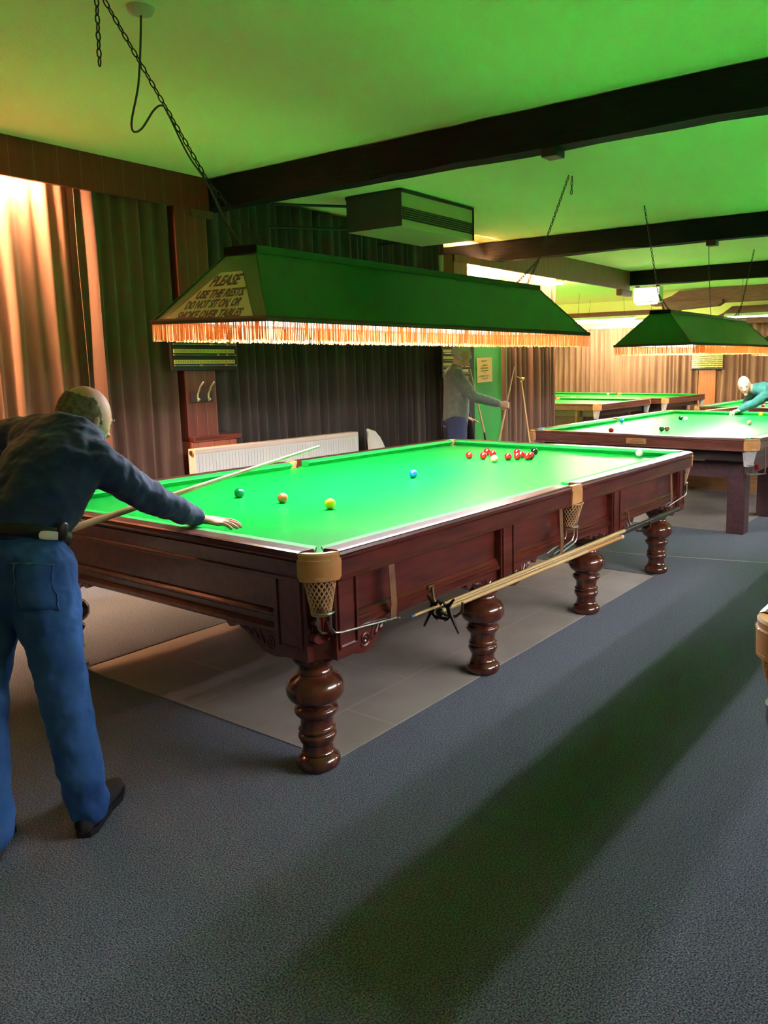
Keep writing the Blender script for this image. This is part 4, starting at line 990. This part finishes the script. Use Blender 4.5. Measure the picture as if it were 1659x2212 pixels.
# ------------------------------------------------------------------ people
def unit(v): return Vector(v).normalized()
def remesh(o, vox, sm=6, disp=0.0, dsize=0.1):
    md = o.modifiers.new('remesh', 'REMESH'); md.mode = 'VOXEL'; md.voxel_size = vox; md.use_smooth_shade = True
    s = o.modifiers.new('smooth', 'SMOOTH'); s.factor = 0.5; s.iterations = sm
    if disp:
        tx = bpy.data.textures.new(o.name+'_folds', 'CLOUDS'); tx.noise_scale = dsize; tx.noise_depth = 2
        d = o.modifiers.new('folds', 'DISPLACE'); d.texture = tx; d.strength = disp; d.mid_level = 0.5; d.texture_coords = 'LOCAL'
def head(bm, c, fwd, up, s=1.0):
    f = unit(fwd); u = Vector(up); u = (u-f*u.dot(f)).normalized(); r = f.cross(u)
    def W(p): return Vector(c)+(f*p[0]+r*p[1]+u*p[2])*s
    g = bmesh.ops.create_uvsphere(bm, u_segments=40, v_segments=26, radius=1)['verts']
    for v in g: v.co = W(headshape(v.co))
    # nose, brow, chin, ears
    def bl(p, rr, sc): 
        q = bmesh.ops.create_uvsphere(bm, u_segments=14, v_segments=10, radius=1)['verts']
        for v in q: v.co = W((p[0]+v.co.x*rr*sc[0], p[1]+v.co.y*rr*sc[1], p[2]+v.co.z*rr*sc[2]))
    bl((0.098, 0, -0.012), 0.012, (1.2, 0.9, 2.2)); bl((0.106, 0, -0.030), 0.013, (1.1, 1.25, 0.9))
    bl((0.088, 0, 0.022), 0.016, (0.9, 2.6, 0.6)); bl((0.082, 0, -0.094), 0.020, (0.9, 1.2, 0.8))
    for sy in (-1, 1):
        bl((-0.004, sy*0.077, -0.008), 0.011, (1.2, 0.6, 2.3)); bl((0.060, sy*0.040, -0.020), 0.020, (0.9, 1.0, 0.8))
    return W
def headshape(d):
    x, y, z = d
    px, py, pz = x*0.098, y*0.075, z*0.118
    if z < 0:
        t = -z
        py *= 1-0.30*t**1.5; px = px*(1-0.12*t) + 0.020*t
        if x < 0: px *= 1-0.45*t
    else:
        px -= 0.012*z*(1 if x < 0 else 0)
    return (px, py, pz)
def hairshell(name, c, fwd, up, s, cond, m, parent, off=1.035):
    bm = new(); f = unit(fwd); u = Vector(up); u = (u-f*u.dot(f)).normalized(); r = f.cross(u)
    g = bmesh.ops.create_uvsphere(bm, u_segments=120, v_segments=72, radius=1)['verts']
    kill = [v for v in g if not cond(v.co)]
    bmesh.ops.delete(bm, geom=kill, context='VERTS')
    for v in bm.verts:
        k = off+0.012*noise.noise(v.co*14); p = headshape(v.co); v.co = Vector(c)+(f*p[0]*k+r*p[1]*k+u*p[2]*k)*s
    o = obj(name, bm, m, parent, True, recalc=False)
    for p in o.data.polygons: p.use_smooth = True
    md = o.modifiers.new('t', 'SOLIDIFY'); md.thickness = 0.006; md.offset = 0
    return o
def face_bits(W, s, parent):
    bm = new()
    for sy in (-1, 1):
        g = sphere(bm, (0, 0, 0), 1, u=10, v=8)
        for v in g: v.co = W((0.082+v.co.x*0.010, sy*0.031+v.co.y*0.012, 0.004+v.co.z*0.0045))
    obj('eyes', bm, M_eye, parent, True)
    bm = new(); tube(bm, [W((0.094, -0.026, -0.058)), W((0.101, 0, -0.060)), W((0.094, 0.026, -0.058))], [0.002, 0.004, 0.002], n=8); obj('lips', bm, M_lip, parent, True)
    bm = new()
    for sy in (-1, 1): tube(bm, [W((0.094, sy*0.014, 0.022)), W((0.097, sy*0.032, 0.027)), W((0.084, sy*0.052, 0.020))], [0.003, 0.004, 0.002], n=6)
    obj('eyebrows', bm, M_greyhair, parent, True)
def hand(bm, wrist, fwd, up, side, mode='flat', s=1.0):
    """palm + 4 fingers + thumb. side=+1 thumb towards fwd x up direction."""
    f = unit(fwd); u = Vector(up); u = (u-f*u.dot(f)).normalized(); r = f.cross(u)*side
    w_ = Vector(wrist)
    def W(a, b, c_): return w_+(f*a+r*b+u*c_)*s
    tube(bm, [W(-0.02, 0, 0), W(0.02, 0, 0.0), W(0.05, 0, 0.002), W(0.085, 0, 0.0)], [(0.026*s, 0.018*s), (0.032*s, 0.016*s), (0.040*s, 0.015*s), (0.040*s, 0.012*s)], side=r, n=16)
    for i, (b, ln, rr) in enumerate(((0.030, 0.070, 0.0088), (0.010, 0.080, 0.0092), (-0.010, 0.073, 0.0088), (-0.029, 0.056, 0.0078))):
        if mode == 'flat':
            sp = (b)*0.35
            P = [W(0.080, b, 0), W(0.080+ln*0.42, b+sp*0.4, 0.006), W(0.080+ln*0.75, b+sp*0.8, 0.002), W(0.080+ln, b+sp, -0.006)]
        elif mode == 'bridge':
            P = [W(0.078, b, 0), W(0.080+ln*0.38, b*1.15, 0.004), W(0.080+ln*0.66, b*1.3, -0.018), W(0.080+ln*0.85, b*1.4, -0.040)]
        else:          # grip: fingers curl down and back round a stick of radius ~0.013
            P = [W(0.078, b, 0.0), W(0.105, b*0.95, -0.010), W(0.108, b*0.9, -0.034), W(0.085, b*0.9, -0.048), W(0.068, b*0.9, -0.042)]
        R_ = [rr*s*k for k in (1.1, 1.0, 0.95, 0.85, 0.8)][:len(P)]
        tube(bm, P, R_, n=10)
    if mode == 'grip': P = [W(0.02, 0.028, -0.006), W(0.045, 0.046, -0.026), W(0.070, 0.040, -0.044), W(0.085, 0.025, -0.052)]
    elif mode == 'bridge': P = [W(0.015, 0.028, -0.004), W(0.045, 0.052, 0.002), W(0.075, 0.055, 0.010), W(0.098, 0.046, 0.016)]
    else: P = [W(0.015, 0.028, -0.003), W(0.045, 0.055, -0.006), W(0.070, 0.072, -0.008), W(0.090, 0.080, -0.010)]
    tube(bm, P, [0.014*s, 0.011*s, 0.0095*s, 0.0085*s], n=10)
def foot(bm, heel, toe, h=0.075, w_=0.046):
    a = Vector(heel); b = Vector(toe); d = (b-a); L_ = d.length; d.normalize(); s = Vector((-d.y, d.x, 0))
    prof = [(0.0, 0.030, 0.030), (0.05, 0.038, 0.042), (0.25, 0.040, 0.043), (0.5, 0.040, 0.036), (0.72, 0.047, 0.030), (0.88, 0.042, 0.026), (1.0, 0.026, 0.020)]
    pts = [a+d*L_*t+Vector((0, 0, rz_+0.012)) for t, rx, rz_ in prof]
    tube(bm, pts, [(rx*w_/0.046, rz_) for t, rx, rz_ in prof], side=s, n=18)
def sole(bm, heel, toe, w_=0.046):
    a = Vector(heel); b = Vector(toe); d = (b-a); L_ = d.length; d.normalize(); s = Vector((-d.y, d.x, 0)); top = []; bot = []
    outl = [(-0.06, 0.0)]+[(t, r) for t, r in ((-0.05, 0.022), (0.05, 0.036), (0.3, 0.037), (0.5, 0.038), (0.75, 0.050), (0.95, 0.040), (1.07, 0.018))]
    P = [(t, r) for t, r in outl]+[(t, -r) for t, r in reversed(outl[1:])]
    for t, r in P:
        q = a+d*L_*t+s*r*w_/0.046; bot.append(bm.verts.new((q.x, q.y, 0.002))); top.append(bm.verts.new((q.x, q.y, 0.026)))
    k = len(P)
    for i in range(k): bm.faces.new((bot[i], bot[(i+1) % k], top[(i+1) % k], top[i]))
    bm.faces.new(bot[::-1]); bm.faces.new(top)
def V(*a): return Vector(a)
def person(label, sk, mats, head_f, head_u, hs, haircond, hairm, hmodes, hdirs, vox=0.0045, belt=True, hairoff=1.035, face=True, nohidden=False, shoeh=None):
    """sk: joints. Body is one remeshed skin; clothes are lofted around the same skeleton."""
    lat = (sk['rsh']-sk['lsh']).normalized(); hl = (sk['rhip']-sk['lhip']).normalized()
    ps = [sk['pelvis'], sk['waist'], sk['chest'], sk['upper'], sk['neck']]
    sides = [hl, (hl+lat*0.4).normalized(), lat, lat, lat]
    bm = new()
    tube(bm, ps, [(0.14, 0.10), (0.13, 0.09), (0.15, 0.10), (0.11, 0.065), (0.05, 0.05)], side=sides, n=20)
    tube(bm, [sk['upper'], sk['neck'], sk['neck']+(sk['head']-sk['neck'])*0.7], [(0.055, 0.055), (0.056, 0.058), (0.055, 0.058)], side=lat, n=16)
    W = head(bm, sk['head'], head_f, head_u, hs)
    for q in 'rl':
        tube(bm, [sk[q+'sh'], sk[q+'el'], sk[q+'wr']], [0.045, 0.037, 0.024], n=14)
        tube(bm, [sk['upper'], sk[q+'sh']], [0.06, 0.045], n=12)
        hand(bm, sk[q+'wr'], hdirs[q][0], hdirs[q][1], hdirs[q][2], hmodes[q], hs)
        tube(bm, [sk[q+'hip'], sk[q+'kn'], sk[q+'an']], [0.075, 0.052, 0.038], n=14)
    for q in 'rl':
        a = V(*sk[q+'heel']); b = V(*sk[q+'toe']); tube(bm, [sk[q+'an'], a*0.55+b*0.45+V(0, 0, 0.035), b*0.9+a*0.1+V(0, 0, 0.03)], [0.033, 0.030, 0.022], n=10)
    body = obj('person', bm, M_skin, None, True); remesh(body, vox, 5); tag(body, label, 'person')
    # top garment
    bm = new(); tw = sk.get('tw', 1.0)
    hem = sk['pelvis'].lerp(sk['waist'], sk.get('hem', 0.55))
    tube(bm, [hem, sk['waist'], sk['waist'].lerp(sk['chest'], 0.5), sk['chest'], sk['upper'], sk['upper'].lerp(sk['neck'], 0.55)],
         [(0.172*tw, 0.135*tw), (0.170*tw, 0.132*tw), (0.178*tw, 0.135*tw), (0.190*tw, 0.130*tw), (0.175*tw, 0.105*tw), (0.085, 0.078)], side=[hl, (hl+lat*0.4).normalized(), lat, lat, lat, lat], n=28)
    for q in 'rl':
        sh, el, wr = sk[q+'sh'], sk[q+'el'], sk[q+'wr']
        tube(bm, [sk['upper'].lerp(sh, 0.35), sh, sh.lerp(el, 0.5), el, el.lerp(wr, 0.5), el.lerp(wr, sk.get('cuff', 0.93))], [0.088, 0.078, 0.066, 0.058, 0.050, 0.040], n=18)
    g = obj(mats['topname'], bm, mats['top'], body, True); remesh(g, 0.008, 8, sk.get('fold', 0.022), sk.get('fsize', 0.07))
    bm = new()
    nk = sk['upper'].lerp(sk['neck'], 0.62); nd = (sk['neck']-sk['upper']).normalized()
    tube(bm, [nk-nd*0.012, nk+nd*0.012, nk+nd*0.030], [(0.080, 0.076), (0.074, 0.070), (0.068, 0.066)], side=lat, n=20, cap=None)
    c = obj('collar', bm, mats['top'], g, True); md = c.modifiers.new('t', 'SOLIDIFY'); md.thickness = 0.008
    # trousers
    bm = new()
    tube(bm, [sk['pelvis'].lerp(sk['waist'], 0.75), sk['pelvis'].lerp(sk['waist'], 0.3), sk['pelvis'], (sk['rhip']+sk['lhip'])/2-V(0, 0, 0.02)], [(0.155*tw, 0.120*tw), (0.168*tw, 0.130*tw), (0.178, 0.140), (0.160, 0.120)], side=hl, n=28)
    for q in 'rl':
        hp, kn, an = sk[q+'hip'], sk[q+'kn'], sk[q+'an']
        k1 = an+(kn-an)*0.0
        tube(bm, [hp+V(0, 0, 0.03), hp.lerp(kn, 0.35), hp.lerp(kn, 0.75), kn, kn.lerp(an, 0.4), kn.lerp(an, 0.8), kn.lerp(an, 1.04)],
             [(0.112, 0.108), (0.104, 0.098), (0.086, 0.082), (0.078, 0.076), (0.074, 0.072), (0.067, 0.067), (0.068, 0.068)], n=20)
    tr = obj(mats['botname'], bm, mats['bot'], body, True); remesh(tr, 0.008, 8, sk.get('jfold', 0.022), 0.075)
    for q in 'rl':
        bm = new(); foot(bm, sk[q+'heel'], sk[q+'toe']); sh = obj('shoe', bm, M_shoe, body, True)
        bm = new(); sole(bm, sk[q+'heel'], sk[q+'toe']); obj('sole', bm, M_sole, sh)
        bm = new(); a = V(*sk[q+'heel']); b = V(*sk[q+'toe']); d = (b-a).normalized(); s = V(-d.y, d.x, 0)
        for k in range(4):
            p = a.lerp(b, 0.42+0.09*k)+V(0, 0, 0.088-0.010*k); tube(bm, [p-s*0.018, p+V(0, 0, 0.004), p+s*0.018], 0.003, n=5)
        obj('laces', bm, M_belt, sh)
    if belt:
        bm = new(); bc = sk['pelvis'].lerp(sk['waist'], 0.62); bd = (sk['waist']-sk['pelvis']).normalized(); a, b = frame(bd, hl)
        ring = [bc+a*math.cos(2*PI*j/40)*0.176*tw+b*math.sin(2*PI*j/40)*0.140*tw for j in range(40)]
        v0 = [bm.verts.new(p-bd*0.018) for p in ring]; v1 = [bm.verts.new(p+bd*0.018) for p in ring]
        for j in range(40): bm.faces.new((v0[j], v0[(j+1) % 40], v1[(j+1) % 40], v1[j]))
        bl = obj('belt', bm, M_belt, body, True); md = bl.modifiers.new('t', 'SOLIDIFY'); md.thickness = 0.005
    hairshell('hair', sk['head'], head_f, head_u, hs, haircond, hairm, body, hairoff)
    if face: face_bits(W, hs, body)
    return body, g, tr
# --- man at the near end of the front table
sk = dict(pelvis=V(-2.485, -0.300, 0.905), waist=V(-2.445, -0.275, 1.010), chest=V(-2.315, -0.240, 1.170), upper=V(-2.215, -0.130, 1.285), neck=V(-2.145, -0.105, 1.308), head=V(-2.095, -0.095, 1.338),
          rsh=V(-2.205, -0.350, 1.190), rel=V(-1.965, -0.320, 1.022), rwr=V(-1.745, -0.275, 0.915),
          lsh=V(-2.300, 0.085, 1.275), lel=V(-2.22, 0.16, 1.02), lwr=V(-2.30, -0.06, 0.970),
          rhip=V(-2.462, -0.405, 0.850), rkn=V(-2.484, -0.520, 0.485), ran=V(-2.455, -0.550, 0.105), rheel=(-2.485, -0.575, 0), rtoe=(-2.265, -0.395, 0),
          lhip=V(-2.530, -0.230, 0.850), lkn=V(-2.655, -0.340, 0.490), lan=V(-2.715, -0.455, 0.110), lheel=(-2.755, -0.485, 0), ltoe=(-2.600, -0.275, 0),
          tw=0.96, fold=0.024, hem=0.72, cuff=0.90)
hd_f = V(0.93, 0.10, -0.36)
def bald(v):
    e = 0.06*noise.noise(v*9)
    return v.z > -0.62 and v.x < 0.24+e-0.55*max(0, v.z) and v.z < 0.62+e and not (v.x > -0.06+e and v.z < -0.10) and not (v.x > 0.0+e and abs(v.y) < 0.7)
man1, shirt1, jeans1 = person('bald man in navy shirt and jeans leaning over the near end of the front table', sk, dict(top=M_navy, topname='shirt', bot=M_jeans, botname='jeans'),
       hd_f, V(0.3, 0, 1), 1.04, bald, M_greyhair, dict(r='flat', l='grip'),
       dict(r=(V(0.115, -0.150, -0.040), V(0.05, -0.15, 1), -1), l=(V(0.55, -0.8, -0.2), V(0.3, 0, 1), 1)), vox=0.004)
# back pocket and phone clip
def patch(name, c, ax, ay, us, vs, m, parent, off, target):
    bm = new(); g = [[bm.verts.new(c+ax*u+ay*v) for u in us] for v in vs]
    for i in range(len(vs)-1):
        for j in range(len(us)-1): bm.faces.new((g[i][j], g[i][j+1], g[i+1][j+1], g[i+1][j]))
    o = obj(name, bm, m, parent, True)
    md = o.modifiers.new('wrap', 'SHRINKWRAP'); md.target = target; md.wrap_method = 'NEAREST_SURFACEPOINT'; md.wrap_mode = 'ABOVE_SURFACE'; md.offset = off
    md = o.modifiers.new('t', 'SOLIDIFY'); md.thickness = 0.0025; md.offset = 1
    return o
pc = V(-2.540, -0.515, 0.862); pax = V(0.62, -0.78, 0).normalized(); pay = V(0.02, 0, 1)
ls = [i/12 for i in range(13)]
pk = patch('back_pocket', pc, pax, pay, [-0.085+0.17*t for t in ls], [-0.085+0.16*t for t in ls], M_jeans, jeans1, 0.003, jeans1)
patch('stitching', pc, pax, pay, [-0.085+0.17*t for t in ls], [0.066, 0.072], M_stitch, pk, 0.0062, jeans1)
patch('stitching', pc, pax, pay, [0.076, 0.081], [-0.085+0.16*t for t in ls], M_stitch, pk, 0.0062, jeans1)
patch('stitching', pc, pax, pay, [-0.081, -0.076], [-0.085+0.16*t for t in ls], M_stitch, pk, 0.0062, jeans1)
bcen = V(-2.460, -0.285, 0.975)
def beltbit(name, q, hz, rr, m):
    d = (V(*q)-bcen); d.z = 0; d.normalize(); p = bcen+d*0.178; p.z = q[2]; tz = V(-d.y, d.x, 0)
    bm = new(); tube(bm, [p-V(0.25, 0, 1)*hz, p, p+V(0.25, 0, 1)*hz], [rr, (rr[0]*1.1, rr[1]), rr], side=tz, n=14); obj(name, bm, m, man1, True)
beltbit('belt_clip', (-2.404, -0.463, 1.000), 0.020, (0.020, 0.012), M_black)
beltbit('belt_plate', (-2.45, -0.50, 0.995), 0.010, (0.034, 0.005), M_white)
c0 = None
bm = new()
# yellow-green wristband under the cuff
bm.free(); bm = new()
wr = sk['rwr']; d = (sk['rwr']-sk['rel']).normalized(); a_, b_ = frame(d)
tube(bm, [wr-d*0.012+(a_*math.cos(t*PI/10)+b_*math.sin(t*PI/10))*0.032 for t in range(21)], 0.0045, n=6, cap=None)
obj('wristband', bm, mat('yellow_green_band', (0.35, 0.42, 0.06), 0.6), man1, True)

# cue held by this man
a, b = V(-2.30, -0.175, 0.935), V(-0.955, -0.190, 1.140)
stick('held_cue', 'wooden cue held over the front table by the man in navy', 'cue', [lerp(b, a, 0.01), lerp(b, a, 0.55), a], [0.0055, 0.0105, 0.0145], [M_cuelight, M_ash])

# --- man standing behind the far left corner
f2 = unit(V(0.70, -0.70, 0)); r2 = V(f2.y, -f2.x, 0)   # facing / his right
c2 = V(3.02, 1.86, 0)
def B(a, b, z): return c2+f2*a+r2*b+V(0, 0, z)
sk = dict(pelvis=B(0.0, 0, 0.93), waist=B(0.015, 0, 1.05), chest=B(0.02, 0, 1.26), upper=B(-0.01, 0, 1.43), neck=B(0.03, 0, 1.51), head=B(0.075, 0, 1.635),
          rsh=B(-0.005, 0.175, 1.42), rel=B(0.16, 0.22, 1.20), rwr=B(0.44, 0.16, 1.125),
          lsh=B(-0.005, -0.175, 1.42), lel=B(-0.02, -0.22, 1.14), lwr=B(0.13, -0.16, 0.98),
          rhip=B(0, 0.095, 0.90), rkn=B(0.02, 0.11, 0.49), ran=B(0.0, 0.12, 0.09), lhip=B(0, -0.095, 0.90), lkn=B(0.02, -0.11, 0.49), lan=B(-0.01, -0.12, 0.09),
          rheel=tuple(B(-0.06, 0.12, 0)), rtoe=tuple(B(0.19, 0.15, 0)), lheel=tuple(B(-0.07, -0.12, 0)), ltoe=tuple(B(0.18, -0.15, 0)), tw=1.0, fold=0.012, jfold=0.01, hem=0.05)
person('man in grey fleece standing by the green wall holding a cue upright', sk, dict(top=M_fleece, topname='fleece_jacket', bot=M_trousers, botname='trousers'),
       f2+V(0, 0, -0.12), V(0, 0, 1), 1.0, lambda v: v.z > -0.5 and v.x < 0.45 and not (v.x > 0.05 and v.z < 0.25), M_whitehair, dict(r='grip', l='flat'),
       dict(r=(f2+V(0, 0, -0.15), r2+V(0, 0, 0.35), 1), l=(f2+V(0, 0, -0.4), V(0, 0, 1), 1)), vox=0.0055, belt=False)
a = B(0.60, 0.155, 1.50); b = B(0.33, 0.12, 0.02); hgr = sk['rwr']+f2*0.075
hp = sk['rwr']+f2*0.085-r2*0.030
dcu = unit(V(f2.x*0.22, f2.y*0.22, 1))
stick('held_cue', 'cue held upright by the man in the grey fleece', 'cue', [tuple(hp+dcu*0.385), tuple(hp-dcu*0.2), tuple(hp-dcu*1.05)], [0.0055, 0.010, 0.0145], [M_ash, M_ash])

# --- man stooping at the far end of the second table
f3 = unit(V(-0.80, 0.50, 0)); r3 = V(f3.y, -f3.x, 0)
sk = dict(pelvis=V(7.22, -0.62, 0.92), waist=V(7.18, -0.53, 1.00), chest=V(7.08, -0.36, 1.10), upper=V(6.98, -0.20, 1.17), neck=V(6.93, -0.09, 1.175), head=V(6.87, -0.01, 1.215),
          rsh=V(7.09, -0.08, 1.15), rel=V(7.18, 0.05, 0.96), rwr=V(7.00, -0.02, 0.955),
          lsh=V(6.92, -0.33, 1.13), lel=V(6.78, -0.16, 0.99), lwr=V(6.60, -0.02, 0.915),
          rhip=V(7.28, -0.55, 0.88), rkn=V(7.30, -0.52, 0.48), ran=V(7.34, -0.55, 0.09), lhip=V(7.14, -0.68, 0.88), lkn=V(7.12, -0.62, 0.48), lan=V(7.12, -0.70, 0.09),
          rheel=(7.38, -0.58, 0), rtoe=(7.22, -0.40, 0), lheel=(7.16, -0.74, 0), ltoe=(7.00, -0.54, 0), tw=0.95, fold=0.02, jfold=0.012, hem=0.3)
man3, _, _ = person('white-haired man in teal sweater stooping over the far end of the second table', sk, dict(top=M_teal, topname='sweater', bot=M_trousers, botname='trousers'),
       V(-0.93, -0.22, -0.30), V(-0.2, 0.2, 1), 1.0, lambda v: v.z > -0.35 and v.x < 0.40 and not (v.x > 0.0 and v.z < 0.30), M_whitehair, dict(r='grip', l='bridge'),
       dict(l=(V(-0.9, 0.45, -0.25), V(0, 0, 1), -1), r=(V(-0.3, 0.2, -0.9), V(-1, 0, 0), 1)), vox=0.0055, belt=False)
stick('held_cue', 'cue of the stooping man in teal at the far end of the second table', 'cue', [(6.38, 0.33, 0.915), (6.75, 0.12, 0.935), (7.40, -0.25, 0.985)], [0.0055, 0.009, 0.0145], [M_ash, M_ash])
